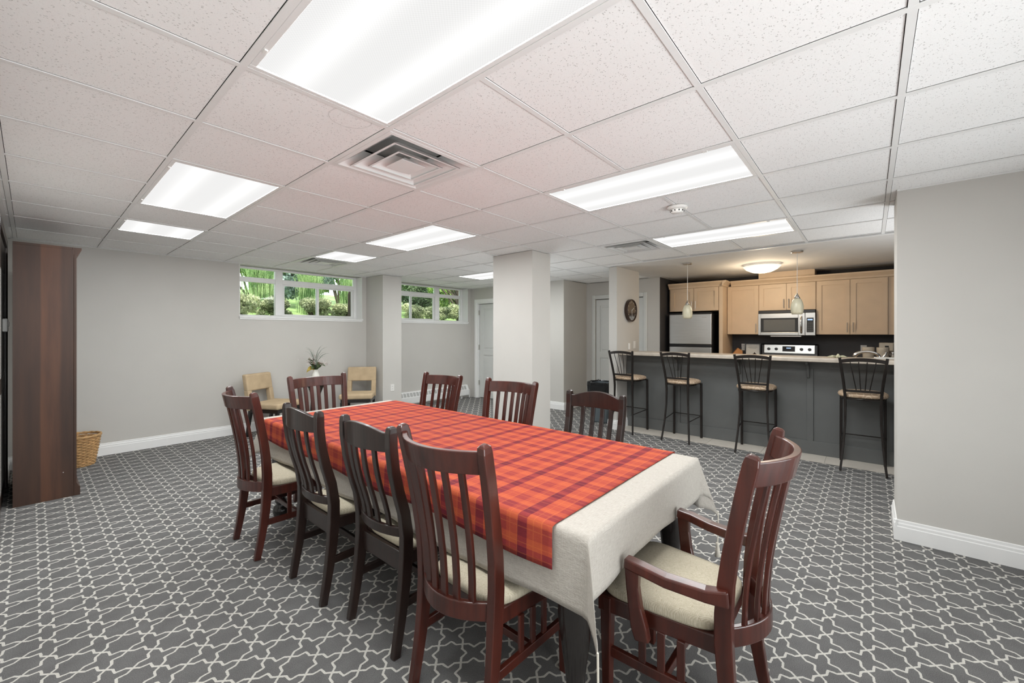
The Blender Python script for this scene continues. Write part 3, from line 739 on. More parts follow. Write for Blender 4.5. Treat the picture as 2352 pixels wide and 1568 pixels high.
# ------------------------------------------------------------------ dining chairs
def dining_chair(kind):
    """sitter faces +y; origin on the floor under the seat centre"""
    dark = kind == 'dark'; arm = kind == 'arm'
    wd = 'espresso' if dark else 'mahogany'
    Hh = 1.003 if dark else 1.038
    k = Hh / 1.035
    prof = [(0, -0.262), (0.20, -0.226), (0.42, -0.205), (0.62, -0.214), (0.85, -0.252), (1.05, -0.295)]
    if dark: prof = [(0, -0.262), (0.20, -0.228), (0.42, -0.205), (0.58, -0.212), (0.76, -0.262), (0.90, -0.286), (1.05, -0.288)]
    Y = lambda z: smooth_tab(prof, z)
    hwt = [(0, 0.202), (0.42, 0.200), (1.05, 0.235)] if not dark else [(0, 0.190), (0.42, 0.188), (1.05, 0.202)]
    HW = lambda z: lerp_tab(hwt, z)
    bow = 0.084 if not dark else 0.042
    BY = lambda t: -bow * (1 - t * t)
    c = thing('dining_chair')
    for sx in (-1, 1):
        zs = [0, 0.1, 0.2, 0.3, 0.42, 0.52, 0.62, 0.72, 0.82, 0.92, Hh - 0.02, Hh, Hh + 0.008]
        w = [0.030, 0.031, 0.032, 0.033, 0.036, 0.036, 0.036, 0.036, 0.036, 0.036, 0.036, 0.033, 0.020]
        d = [0.036, 0.040, 0.045, 0.050, 0.054, 0.052, 0.048, 0.046, 0.045, 0.045, 0.043, 0.036, 0.020]
        MB().bar([(sx * HW(z), Y(z), z) for z in zs], w, d).build('rear_post', wd, c, bevel=0.004)
    NS = 18
    def rail(z0f, z1f, th, name, inset=0.016):
        rs = []
        for i in range(NS + 1):
            t = -1 + 2 * i / NS; z0, z1 = z0f(t), z1f(t)
            def pt(z, s_): return (t * (HW(z) - inset), Y(z) + BY(t) + s_ * th / 2 - (0.004), z)
            rs.append([pt(z0, -1), pt(z0, 1), pt(z1, 1), pt(z1, -1)])
        return MB().rings(rs).build(name, wd, c, smooth=False, bevel=0.004, ang=50)
    if dark:
        hump = lambda t: 0.030 * max(0.0, math.cos(min(1.0, abs(t) / 0.85) * math.pi / 2)) ** 0.8
        rail(lambda t: Hh - 0.105, lambda t: Hh - 0.022 + hump(t), 0.022, 'crest_rail')
        rail(lambda t: 0.50, lambda t: 0.545, 0.020, 'lower_rail'); zl, zu = 0.54, Hh - 0.10; ns = 4
    else:
        rail(lambda t: Hh - 0.100, lambda t: Hh - 0.018, 0.024, 'crest_rail')
        rail(lambda t: 0.405, lambda t: 0.470, 0.024, 'lower_rail'); zl, zu = 0.462, Hh - 0.094; ns = 6
    for i in range(ns):
        t = -1 + 2 * (i + 1) / (ns + 1); t *= 0.97
        zz = [zl + (zu - zl) * j / 6 for j in range(7)]
        MB().bar([(t * (HW(z) - 0.016), Y(z) + BY(t), z) for z in zz], 0.030, 0.013).build('slat', wd, c, bevel=0.002, seg=1)
    # seat frame and cushion
    rw, fw, yb, yf = (0.188, 0.235, -0.185, 0.225) if not dark else (0.176, 0.215, -0.185, 0.215)
    zf0, zf1 = (0.365, 0.425)
    fr = [(-rw, yb), (rw, yb), (fw, yf), (-fw, yf)]
    MB().prism(fr, 'z', zf0, zf1).build('seat_frame', wd, c, bevel=0.004)
    def outline(sc, off=0.0):
        pts = []; n = 40
        for j in range(n):
            a = 2 * math.pi * j / n; ca, sa = math.cos(a), math.sin(a); e = 0.38
            u = math.copysign(abs(ca) ** e, ca); v = math.copysign(abs(sa) ** e, sa)
            hw = rw + (fw - rw) * (v + 1) / 2 + 0.004
            pts.append((u * hw * sc, (yb + yf) / 2 + v * ((yf - yb) / 2 + 0.008) * sc))
        return pts
    lay = [(0.97, 0.424), (1.0, 0.435), (1.0, 0.452), (0.975, 0.461), (0.90, 0.468), (0.72, 0.474), (0.45, 0.477), (0.15, 0.478)]
    MB().rings([[(x, y_, z) for x, y_ in outline(s_)] for s_, z in lay]).build('seat_cushion', 'cream_fabric', c, smooth=True)
    for sx in (-1, 1):
        fx, fy = sx * (fw - 0.024), yf - 0.028
        MB().bar([(fx, fy, 0), (fx, fy, 0.25), (fx, fy, 0.42)], [0.030, 0.038, 0.044], [0.030, 0.038, 0.044]).build('front_leg', wd, c, bevel=0.004)
        zS = 0.215
        a = Vector((sx * HW(zS), Y(zS), zS)); b = Vector((fx, fy, zS))
        MB().bar([a, b], 0.020, 0.036, side=(1, 0, 0)).build('side_stretcher', wd, c, bevel=0.003)
        if not dark:
            for q in (0.36, 0.52, 0.68):
                p = a.lerp(b, q); MB().bar([(p.x, p.y, zS + 0.014), (p.x, p.y, 0.368)], 0.012, 0.026).build('spindle', wd, c, bevel=0.002, seg=1)
    if dark:
        MB().box(-0.172, 0.172, -0.21, -0.19, 0.335, 0.425).build('rear_apron', wd, c, bevel=0.003)
    p = (HW(0.215), Y(0.215)); q = (fw - 0.024, yf - 0.028); mx = (p[0] + q[0]) / 2; my = (p[1] + q[1]) / 2
    MB().bar([(-mx, my, 0.215), (mx, my, 0.215)], 0.020, 0.032, side=(0, 1, 0)).build('cross_stretcher', wd, c, bevel=0.003)
    if arm:
        for sx in (-1, 1):
            arm_o = MB().bar([(sx * 0.226, -0.225, 0.585), (sx * 0.238, -0.16, 0.580), (sx * 0.256, -0.04, 0.585), (sx * 0.264, 0.04, 0.598), (sx * 0.264, 0.098, 0.603)],
                     [0.036, 0.044, 0.046, 0.044, 0.042], [0.052, 0.040, 0.036, 0.036, 0.036]).build('armrest', wd, c, bevel=0.006)
            MB().bar([(sx * 0.264, 0.072, 0.596), (sx * 0.266, 0.070, 0.53), (sx * 0.264, 0.062, 0.46), (sx * 0.258, 0.050, 0.39), (sx * 0.254, 0.040, 0.345)],
                     [0.032, 0.030, 0.030, 0.030, 0.028], [0.052, 0.044, 0.046, 0.058, 0.052]).build('arm_support', wd, c, bevel=0.005)
    return c
red = dining_chair('red'); drk = dining_chair('dark'); armc = dining_chair('arm')
used = set()
def place(src, x, y_, rz, label, group):
    o = src if src.name not in used else dup(src)
    used.add(src.name); o.location = (x, y_, 0); o.rotation_euler = (0, 0, math.radians(rz))
    return tag(o, label, 'chair', group)
G1 = 'wooden slat-back chairs around the dining table'
place(red, 0.675, 1.352, -90, 'reddish slat-back dining chair on the left long side, nearest the far end of the table', G1)
place(drk, 0.745, 0.600, -90, 'dark espresso slat-back chair, next to the leftmost reddish chair', G1)
place(drk, 0.790, 0.017, -90, 'dark espresso slat-back chair, beside the largest front chair', G1)
place(red, 0.760, -0.548, -91, 'largest reddish slat-back chair in front, seen from behind at bottom centre', G1)
place(red, 1.625, 1.180, 90, 'reddish slat-back chair on the far long side, in front of the wall heater', G1)
place(red, 1.655, 0.380, 92, 'reddish slat-back chair directly in front of the white column', G1)
place(drk, 1.690, -0.330, 90, 'dark reddish chair with a humped crest rail, in front of the waste bin', G1)
place(red, 1.145, 1.655, 180, 'reddish slat-back chair at the far head of the table, in front of the flower vase', G1)
place(armc, 1.137, -1.175, 0, 'reddish armchair with a cream seat at the near head of the table', G1)

# ------------------------------------------------------------------ table and cloths
TX0, TX1, TY0, TY1, TZ = 0.665, 1.765, -1.045, 1.790, 0.755
tb = thing('dining_table', 'long dining table with black legs under a linen cloth', 'table', ((TX0 + TX1) / 2, (TY0 + TY1) / 2, 0))
hx, hy = (TX1 - TX0) / 2, (TY1 - TY0) / 2
box(-hx, hx, -hy, hy, TZ - 0.028, TZ).build('table_top', 'black_lacquer', tb, bevel=0.006)
m = MB()
for (x0, x1, y0, y1) in ((-hx + 0.07, hx - 0.07, -hy + 0.07, -hy + 0.092), (-hx + 0.07, hx - 0.07, hy - 0.092, hy - 0.07), (-hx + 0.07, -hx + 0.092, -hy + 0.092, hy - 0.092), (hx - 0.092, hx - 0.07, -hy + 0.092, hy - 0.092)):
    m.box(x0, x1, y0, y1, TZ - 0.115, TZ - 0.028)
m.build('apron', 'black_lacquer', tb)
legp = [(0.030, 0.0), (0.050, 0.018), (0.058, 0.05), (0.050, 0.085), (0.030, 0.105), (0.042, 0.122), (0.042, 0.135), (0.030, 0.15), (0.034, 0.20), (0.050, 0.32), (0.062, 0.42), (0.060, 0.50), (0.044, 0.56), (0.056, 0.58), (0.056, 0.60), (0.044, 0.62), (0.044, 0.727)]
for sx in (-1, 1):
    for sy in (-1, 1): MB().lathe(legp, 24, (sx * (hx - 0.085), sy * (hy - 0.10), 0)).build('leg', 'black_lacquer', tb, smooth=True)

def drape(x0, x1, y0, y1, zt, ovx0, ovx1, ovy0, ovy1, r, step, wav, seed):
    """cloth laid over the rectangle x0..x1, y0..y1 at height zt with overhangs; returns MB with uv in metres"""
    rnd = random.Random(seed); ph = [rnd.uniform(0, 6.28) for _ in range(8)]
    us = []; a = x0 - ovx0
    nx = max(2, int(round((x1 - x0 + ovx0 + ovx1) / step))); ny = max(2, int(round((y1 - y0 + ovy0 + ovy1) / step)))
    mb = MB(); mb.uv = []
    def hang(s):
        """(outward, drop) for arc length s past the edge, with a rounded edge of radius r"""
        q = r * math.pi / 2
        if s < q: return r * math.sin(s / r), r * (1 - math.cos(s / r))
        return r, r + (s - q)
    for j in range(ny + 1):
        v = y0 - ovy0 + (y1 - y0 + ovy0 + ovy1) * j / ny
        for i in range(nx + 1):
            u = x0 - ovx0 + (x1 - x0 + ovx0 + ovx1) * i / nx
            cx = min(max(u, x0), x1); cy = min(max(v, y0), y1); dx, dy = u - cx, v - cy
            if dx == 0 and dy == 0:
                p = (u, v, zt + 0.0012 * math.sin(7 * u + ph[0]) * math.sin(5 * v + ph[1]))
            elif dx != 0 and dy != 0:
                ra = math.hypot(dx, dy); phi = math.atan2(abs(dy), abs(dx)); f_ = math.sin(2 * phi)
                o_, d_ = hang(ra); fin = 0.34 * f_ * max(0.0, ra - 0.02)
                drop = math.sqrt(max(1e-9, d_ * d_ - 0.9 * fin * fin)) if d_ > 0.03 else d_
                tx = math.copysign(1, dx) * (o_ * math.cos(phi) + fin * 0.72); ty = math.copysign(1, dy) * (o_ * math.sin(phi) + fin * 0.72)
                p = (cx + tx, cy + ty, zt - drop)
            else:
                s_ = abs(dx) + abs(dy); o_, d_ = hang(s_); al = cy if dx else cx
                g = wav * min(1.0, d_ / 0.2) * (0.6 * math.sin(al * 9 + ph[2]) + 0.4 * math.sin(al * 21 + ph[3]))
                o_ = max(0.002, o_ + g + 0.02 * d_)
                dd = d_ + 0.012 * math.sin(al * 6 + ph[4]) * min(1, d_ / 0.2)
                p = (cx + math.copysign(o_, dx) if dx else cx, cy + math.copysign(o_, dy) if dy else cy, zt - dd)
            mb.v.append(p); mb.uv.append((u, v))
    for j in range(ny):
        for i in range(nx):
            k = j * (nx + 1) + i; mb.f.append((k, k + 1, k + nx + 2, k + nx + 1))
    return mb
def cloth(name, mb, mat, th, label, cat):
    o = mb.build(name, mat, None, smooth=True)
    md = o.modifiers.new('thickness', 'SOLIDIFY'); md.thickness = th; md.offset = -1
    return tag(o, label, cat)
tcm = drape(TX0 - 0.004, TX1 + 0.004, TY0 - 0.004, TY1 + 0.004, TZ + 0.005, 0.270, 0.270, 0.20, 0.22, 0.009, 0.0195, 0.006, 3)
tc = cloth('tablecloth', tcm, 'linen', 0.0022,
           'cream linen tablecloth covering the dining table with hanging corners', 'tablecloth')
rn = cloth('plaid_runner', drape(TX0 - 0.016, TX1 + 0.016, -0.925, 1.705, TZ + 0.0105, 0.150, 0.150, 0.0, 0.0, 0.013, 0.0195, 0.0045, 9), 'plaid', 0.0016,
           'orange and purple plaid cloth laid over the cream tablecloth', 'table runner')
# tassels on the cloth corners
def tassel(x, y_, zt, drop):
    MB().tube([(x, y_, zt + 0.03), (x + 0.002, y_, zt - drop * 0.4), (x - 0.002, y_ + 0.002, zt - drop)], 0.0035, 6).build('tassel_cord', 'tassel_cord', tc)
    MB().lathe([(0.003, 0.0), (0.009, -0.006), (0.007, -0.018), (0.010, -0.035), (0.013, -0.075), (0.001, -0.078)], 10, (x - 0.002, y_ + 0.002, zt - drop)).build('tassel', 'tassel_cord', tc, smooth=True)

zlow = sorted(((p[2], p) for p in tcm.v if p[0] < TX0 - 0.01 and p[1] < TY0 - 0.01))[0][1]
tassel(zlow[0], zlow[1], zlow[2], 0.16)
zlow = sorted(((p[2], p) for p in tcm.v if p[0] > TX1 + 0.01 and p[1] < TY0 - 0.01))[0][1]
tassel(zlow[0], zlow[1], zlow[2], 0.13)

# ------------------------------------------------------------------ bar stools
def bar_stool():
    """sitter faces +y; rear legs at y=-0.23"""
    s = thing('bar_stool')
    for sx in (-1, 1):
        pts = [(sx * 0.178, -0.235, 0), (sx * 0.168, -0.215, 0.10), (sx * 0.152, -0.185, 0.28), (sx * 0.140, -0.165, 0.48), (sx * 0.138, -0.162, 0.66), (sx * 0.142, -0.172, 0.78), (sx * 0.152, -0.195, 0.90), (sx * 0.168, -0.225, 1.04), (sx * 0.182, -0.250, 1.155)]
        MB().bar(pts, [0.020] * 4 + [0.024] * 5, [0.022] * 4 + [0.026] * 5).build('rear_post', 'black_metal', s, bevel=0.004)
        MB().bar([(sx * 0.182, 0.205, 0), (sx * 0.180, 0.20, 0.735)], 0.026, 0.026).build('front_leg', 'black_metal', s, bevel=0.004)
        MB().tube([(sx * 0.182, 0.20, 0.30), (sx * 0.155, -0.19, 0.27)], 0.006, 6).build('side_rung', 'black_metal', s)
    MB().tube([(-0.182, 0.203, 0.30), (0.182, 0.203, 0.30)], 0.006, 6).build('foot_rung', 'black_metal', s)
    m = MB(); rs = []
    for i in range(15):
        t = -1 + i / 7; z = 1.125 + 0.018 * (1 - t * t); y_ = -0.243 - 0.012 * (1 - t * t)
        rs.append([(t * 0.170, y_ - 0.008, z - 0.024), (t * 0.170, y_ + 0.008, z - 0.024), (t * 0.170, y_ + 0.004, z + 0.012), (t * 0.170, y_ - 0.012, z + 0.012)])
    m.rings(rs).build('crest_rail', 'black_metal', s, bevel=0.003)
    MB().bar([(-0.145, -0.176, 0.815), (0.145, -0.176, 0.815)], 0.014, 0.024, side=(0, 1, 0)).build('lower_rail', 'black_metal', s, bevel=0.002)
    for k in range(4):
        q = -1 + 2 * (k + 1) / 5
        MB().tube([(q * 0.085 , -0.176, 0.82), (q * 0.115, -0.20, 0.93), (q * 0.165, -0.246, 1.115)], 0.0045, 6).build('spoke', 'black_metal', s)
    m = MB()
    m.tube([(0.17 * math.cos(a) * 1.0, 0.01 + 0.17 * math.sin(a), 0.73) for a in [2 * math.pi * j / 24 for j in range(24)]], 0.011, 6, loop=True)
    m.box(-0.16, 0.16, -0.162, -0.14, 0.722, 0.738).box(-0.185, 0.185, 0.175, 0.20, 0.722, 0.738).box(-0.152, -0.130, -0.15, 0.19, 0.722, 0.736).box(0.130, 0.152, -0.15, 0.19, 0.722, 0.736)
    m.build('seat_ring', 'black_metal', s)
    def ol(sc):
        pts = []
        for j in range(36):
            a = 2 * math.pi * j / 36; ca, sa = math.cos(a), math.sin(a)
            u = math.copysign(abs(ca) ** 0.62, ca); v = math.copysign(abs(sa) ** 0.62, sa)
            pts.append((u * (0.205 + 0.012 * v) * sc, 0.02 + v * 0.20 * sc))
        return pts
    lay = [(0.80, 0.738), (0.96, 0.746), (1.0, 0.760), (0.97, 0.778), (0.86, 0.792), (0.6, 0.802), (0.3, 0.806), (0.05, 0.807)]
    MB().rings([[(x, y_, z) for x, y_ in ol(q)] for q, z in lay]).build('seat_cushion', 'ring_fabric', s, smooth=True)
    return s
st = bar_stool()
def pstool(y_, rz, label):
    o = st if st.name not in used else dup(st); used.add(st.name)
    o.location = (5.145, y_, 0.004); o.rotation_euler = (0, 0, math.radians(rz)); tag(o, label, 'bar stool', 'black metal bar stools at the counter')
pstool(0.905, -93, 'black metal bar stool beside the column with the clock')
pstool(0.160, -92, 'black metal bar stool in front of the refrigerator, second from the clock column')
pstool(-0.700, -88, 'black metal bar stool in front of the stove, third from the clock column')
pstool(-1.675, -89, 'black metal bar stool nearest the white wall at right')

# ------------------------------------------------------------------ bar counter (peninsula)
PX = 5.40
bc = thing('bar_counter', 'charcoal panelled bar counter with a beige laminate top', 'counter', (PX, 0, 0))
YB0, YB1 = -2.75, 1.06
box(0.016, 0.13, YB0, YB1 - 0.002, 0.008, 1.088).build('knee_wall', 'panel_grey', bc)
box(0.0, 0.016, YB0, YB1 - 0.002, 0.008, 0.160).build('base_rail', 'panel_grey', bc, bevel=0.002)
box(0.0, 0.016, YB0, YB1 - 0.002, 1.00, 1.088).build('top_rail', 'panel_grey', bc, bevel=0.002)
for yy in (1.025, 0.30, -0.47, -1.206, -1.95, -2.7): box(0.0, 0.016, yy - 0.031, yy + 0.031, 0.160, 1.00).build('stile', 'panel_grey', bc, bevel=0.002)
top = MB().prism([(-0.27, 1.092), (-0.262, 1.088), (0.17, 1.088), (0.17, 1.136), (-0.252, 1.136), (-0.265, 1.131), (-0.27, 1.122)], 'y', YB0, YB1 - 0.002).build('laminate_top', 'laminate', bc, bevel=0.002)
for yy in (0.30, -0.47, -1.19, -1.95):
    br = thing('bracket'); br.parent = bc
    MB().box(-0.006, 0.0, yy - 0.018, yy + 0.018, 0.90, 1.087).build('bracket_plate', 'panel_grey', br)
    pts = [(-0.006, 1.086), (-0.19, 1.086), (-0.20, 1.07), (-0.17, 1.055), (-0.10, 1.035), (-0.05, 0.99), (-0.036, 0.93), (-0.03, 0.895), (-0.016, 0.885), (-0.006, 0.90)]
    MB().prism(pts, 'y', yy - 0.012, yy + 0.012).build('bracket_arm', 'panel_grey', br, bevel=0.002)
# sink counter behind the bar
sc = thing('sink_cabinet', 'kitchen base cabinet with a sink behind the bar counter', 'cabinet', (PX + 0.131, 0, 0))
m = MB().box(0, 0.56, YB0, 0.80, 0.10, 0.875).build('body', 'maple', sc)
box(0.04, 0.55, YB0, 0.80, 0.008, 0.10).build('toe_kick', 'black_plastic', sc)
ct = MB()
ct.box(0, 0.60, YB0, -2.05, 0.875, 0.912).box(0, 0.60, -1.45, 0.80, 0.875, 0.912).box(0, 0.10, -2.05, -1.45, 0.875, 0.912).box(0.50, 0.60, -2.05, -1.45, 0.875, 0.912)
ct.build('worktop', 'laminate', sc)
MB().box(0.10, 0.115, -2.05, -1.45, 0.72, 0.914).box(0.485, 0.50, -2.05, -1.45, 0.72, 0.914).box(0.115, 0.485, -2.05, -2.035, 0.72, 0.914).box(0.115, 0.485, -1.465, -1.45, 0.72, 0.914).box(0.115, 0.485, -2.035, -1.465, 0.72, 0.73).build('sink_bowl', 'stainless', sc)
fc = thing('faucet', 'curved chrome kitchen faucet rising behind the bar', 'faucet', (5.70, -1.81, 0.955))
MB().lathe([(0.001, -0.043), (0.030, -0.043), (0.030, 0.02), (0.020, 0.03), (0.018, 0.17), (0.001, 0.17)], 16).build('base', 'chrome', fc, smooth=True)
pts = []
for k in range(13):
    a = math.pi * (0.30 + 0.62 * k / 12); pts.append((0.03 - 0.03 * k / 12, 0.075 - 0.115 * math.cos(math.pi * k / 12 * 0.92) + 0.03, 0.155 + 0.085 * math.sin(math.pi * k / 12 * 0.92) ** 0.8))
MB().tube([(0, 0, 0.15)] + pts[1:], [0.017] + [0.015] * 8 + [0.017, 0.019, 0.020, 0.019], 12).build('spout', 'chrome', fc, smooth=True)
MB().tube([(0, -0.015, 0.16), (0.02, -0.05, 0.205), (0.03, -0.06, 0.24)], [0.014, 0.010, 0.012], 10).build('lever', 'chrome', fc, smooth=True)
sb = thing('soap_bottle', 'small soap pump bottle beside the faucet', 'bottle', (5.72, -1.925, 0.912))
MB().lathe([(0.001, 0), (0.034, 0), (0.036, 0.02), (0.036, 0.17), (0.030, 0.20), (0.013, 0.215), (0.013, 0.235), (0.001, 0.235)], 18).build('body', 'soap', sb, smooth=True)
MB().lathe([(0.016, 0.235), (0.016, 0.25), (0.004, 0.252), (0.004, 0.275), (0.012, 0.277), (0.012, 0.287), (0.001, 0.287)], 12).box(-0.045, 0.0, -0.005, 0.005, 0.277, 0.286).build('pump', 'chrome', sb)
# things on the bar
kp = thing('knotted_ornament', 'small pale star-shaped ornament lying on the bar top', 'ornament', (5.33, -1.465, 1.136))
MB().lathe([(0.001, 0.0), (0.026, 0.001), (0.034, 0.010), (0.027, 0.021), (0.012, 0.028), (0.009, 0.040), (0.001, 0.043)], 14).build('centre_knot', 'doily', kp, smooth=True)
for k in range(6):
    a = k * math.pi / 3 + 0.2; L_ = 0.085 + 0.014 * (k % 2)
    MB().tube([(0.02 * math.cos(a), 0.02 * math.sin(a), 0.011), (0.055 * math.cos(a), 0.055 * math.sin(a), 0.018), (L_ * math.cos(a), L_ * math.sin(a), 0.007)], [0.011, 0.008, 0.004], 8).build('point', 'doily', kp, smooth=True)
np_ = tag(box(-0.10, 0.12, -0.13, 0.11, 0, 0.012).build('napkin_stack', 'paper', None, bevel=0.003), 'stack of white paper lying on the bar beside the right wall', 'paper')
np_.location = (5.42, -1.885, 1.136); np_.rotation_euler = (0, 0, 0.1)
# ------------------------------------------------------------------ kitchen
CF = 7.22   # face of the wall cabinets' doors
def shaker(parent, y0, y1, z0, z1, x, handle=None, hz=None, fr=0.062):
    """door facing -x between y0>y1"""
    d = thing('cabinet_door'); d.parent = parent
    y0, y1 = max(y0, y1) - 0.003, min(y0, y1) + 0.003; z0 += 0.002; z1 -= 0.002
    m = MB()
    m.box(x, x + 0.020, y0 - fr, y0, z0, z1).box(x, x + 0.020, y1, y1 + fr, z0, z1).box(x, x + 0.020, y1 + fr, y0 - fr, z0, z0 + fr).box(x, x + 0.020, y1 + fr, y0 - fr, z1 - fr, z1)
    m.build('door_frame', 'maple', d)
    box(x + 0.012, x + 0.019, y1 + fr, y0 - fr, z0 + fr, z1 - fr).build('panel', 'maple', d)
    if handle is not None:
        yy = (y0 - 0.030) if handle > 0 else (y1 + 0.030)
        a, b = hz
        MB().tube([(x - 0.028, yy, a), (x - 0.028, yy, b)], 0.005, 8).tube([(x, yy, a + 0.025), (x - 0.028, yy, a + 0.025)], 0.004, 6).tube([(x, yy, b - 0.025), (x - 0.028, yy, b - 0.025)], 0.004, 6).build('handle', 'brushed_nickel', d)
    return d
GC = 'cream maple kitchen wall cabinets'
def wall_cab(label, y0, y1, z0, z1, doors, x=CF, hz=(1.42, 1.56)):
    c = thing('wall_cabinet', label, 'cabinet', (0, 0, 0), 0, GC)
    box(x + 0.021, KX, y1 + 0.0008, y0 - 0.0008, z0, z1).build('body', 'maple', c)
    for (a, b, h) in doors: shaker(c, a, b, z0, z1, x, h, hz)
    return c
ZB, ZT = 1.387, 2.185
wall_cab('cream wall cabinet with two small doors above the refrigerator', 0.985, 0.165, 1.785, 2.18, [(0.965, 0.565, -1), (0.565, 0.169, 1)], x=6.95, hz=(1.815, 1.955))
wall_cab('cream single-door wall cabinet between the refrigerator and the microwave', 0.105, -0.365, ZB, ZT, [(0.100, -0.362, -1)])
wall_cab('cream wall cabinet with two small doors above the microwave', -0.365, -1.118, 1.768, ZT, [(-0.368, -0.742, -1), (-0.742, -1.115, 1)], hz=(1.80, 1.94))
wall_cab('cream tall two-door wall cabinet right of the microwave', -1.118, -1.925, ZB, ZT, [(-1.121, -1.516, -1), (-1.516, -1.92, 1)])
wall_cab('cream corner wall cabinet at the right end of the kitchen', -1.925, -2.40, ZB, ZT, [(-1.995, -2.40, 1)], x=CF + 0.005)
# tall end panel by the refrigerator, crown moulding, boxed duct
tag(box(6.95, KX, 0.106, 0.164, 0.008, 2.18).build('end_panel', 'maple', None, bevel=0.001), 'tall cream end panel beside the refrigerator', 'panel')
cprof = [(0, 0), (-0.012, 0.006), (-0.020, 0.030), (-0.050, 0.062), (-0.062, 0.068), (-0.062, 0.092), (0.0, 0.092)]
cr = MB(); cr.prism([(6.95 + a, ZT - 0.005 + b) for a, b in cprof], 'y', 0.985, 0.10)
cr.prism([(0.104 + a, ZT - 0.005 + b) for a, b in cprof], 'x', 6.888, CF + 0.08)
cr.box(6.95, KX, 0.104, 0.985, ZT - 0.004, ZT + 0.002)
cr.prism([(CF + a, ZT + b) for a, b in cprof], 'y', 0.041, -2.40); cr.box(CF, KX, -2.40, 0.10, ZT + 0.001, ZT + 0.006)
tag(cr.build('crown_moulding', 'maple'), 'cream stepped crown moulding running along the tops of the kitchen wall cabinets', 'moulding')
tag(box(CF + 0.01, KX, -1.10, -0.36, ZT + 0.0065, CZ - 0.001).build('duct_box', 'maple'), 'cream boxed-in duct above the crown moulding over the microwave', 'duct cover')

# microwave
mw = thing('microwave', 'stainless microwave mounted above the stove', 'microwave', (7.16, -0.742, 1.365))
box(0.02, 0.415, -0.372, 0.372, 0.0, 0.398).build('body', 'black_plastic', mw)
box(-0.005, 0.02, -0.372, 0.372, 0.352, 0.398).build('vent_strip', 'black_plastic', mw, bevel=0.004)
dr = thing('door'); dr.parent = mw
m = MB(); ya, yb_ = 0.372, -0.245
# stainless surround with a window, built as a frame
m.box(-0.012, 0.02, ya - 0.035, ya, 0.01, 0.350).box(-0.012, 0.02, yb_, yb_ + 0.085, 0.01, 0.350).box(-0.012, 0.02, yb_ + 0.085, ya - 0.035, 0.01, 0.055).box(-0.012, 0.02, yb_ + 0.085, ya - 0.035, 0.275, 0.350)
m.build('door_frame', 'stainless', dr, bevel=0.003)
m = MB(); m.box(-0.006, 0.012, yb_ + 0.085, ya - 0.035, 0.055, 0.275).build('window_surround', 'black_glass', dr)
box(-0.008, -0.004, yb_ + 0.125, ya - 0.075, 0.075, 0.255).build('window', 'panel_grey', dr)
MB().tube([(-0.012, yb_ + 0.045, 0.045), (-0.045, yb_ + 0.045, 0.075), (-0.052, yb_ + 0.045, 0.17), (-0.045, yb_ + 0.045, 0.265), (-0.012, yb_ + 0.045, 0.295)], 0.013, 10).build('handle', 'chrome', dr, smooth=True)
cp = thing('control_panel'); cp.parent = mw
box(-0.010, 0.02, -0.372, -0.249, 0.01, 0.350).build('panel_plate', 'stainless', cp, bevel=0.002)
box(-0.013, -0.008, -0.352, -0.266, 0.055, 0.275).build('keypad', 'black_glass', cp)
box(-0.0145, -0.0125, -0.340, -0.278, 0.235, 0.255).build('display', 'clock_display', cp)
for r in range(5):
    for c_ in range(3):
        box(-0.0142, -0.0128, -0.340 + c_ * 0.023, -0.326 + c_ * 0.023, 0.075 + r * 0.028, 0.086 + r * 0.028).build('key', 'panel_grey', cp)
box(-0.02, 0.30, -0.20, 0.20, -0.012, 0.0).build('grease_filter', 'brushed_nickel', mw)

# range with back guard
rg = thing('stove', 'stainless and black electric stove under the microwave', 'stove', (6.93, -0.742, 0.008))
box(0.0, 0.64, -0.378, 0.378, 0.0, 0.89).build('body', 'black_plastic', rg, bevel=0.004)
box(-0.02, 0.64, -0.380, 0.380, 0.89, 0.906).build('cooktop', 'black_glass', rg, bevel=0.004)
dr = box(-0.03, 0.0, -0.37, 0.37, 0.22, 0.80).build('oven_door', 'stainless', rg, bevel=0.004)
MB().tube([(-0.065, -0.33, 0.76), (-0.065, 0.33, 0.76)], 0.012, 8).tube([(-0.03, -0.30, 0.76), (-0.065, -0.30, 0.76)], 0.008, 6).tube([(-0.03, 0.30, 0.76), (-0.065, 0.30, 0.76)], 0.008, 6).build('door_handle', 'chrome', dr)
bgd = MB().prism([(0.50, 0.906), (0.645, 0.906), (0.645, 1.225), (0.575, 1.225), (0.545, 1.205), (0.535, 1.06), (0.52, 1.0)], 'y', -0.378, 0.378).build('back_guard', 'black_plastic', rg, bevel=0.006)
MB().prism([(0.525, 1.070), (0.560, 1.070), (0.575, 1.212), (0.541, 1.212)], 'y', -0.345, 0.345).build('control_fascia', 'stainless', bgd, bevel=0.006)
for yy in (0.275, 0.17, -0.17, -0.275):
    MB().lathe([(0.001, 0), (0.024, 0), (0.022, 0.018), (0.001, 0.02)], 16).xform(Matrix.Translation((0.532, yy, 1.140)) @ Matrix.Rotation(-math.pi / 2 + 0.1, 4, 'Y')).build('knob', 'black_plastic', bgd, bevel=0.002)
MB().prism([(0.528, 1.095), (0.536, 1.095), (0.544, 1.186), (0.536, 1.186)], 'y', -0.085, 0.085).build('display_panel', 'black_glass', bgd)
MB().prism([(0.5275, 1.150), (0.5335, 1.150), (0.5345, 1.164), (0.5285, 1.164)], 'y', -0.03, 0.03).build('clock_digits', 'clock_display', bgd)
MB().lathe([(0.001, 0), (0.022, 0), (0.022, 0.004), (0.001, 0.004)], 16).xform(Matrix.Translation((0.5245, 0.0, 1.045)) @ Matrix.Rotation(-math.pi / 2, 4, 'Y') @ Matrix.Diagonal((0.4, 1, 1, 1))).build('maker_badge', 'chrome', bgd)

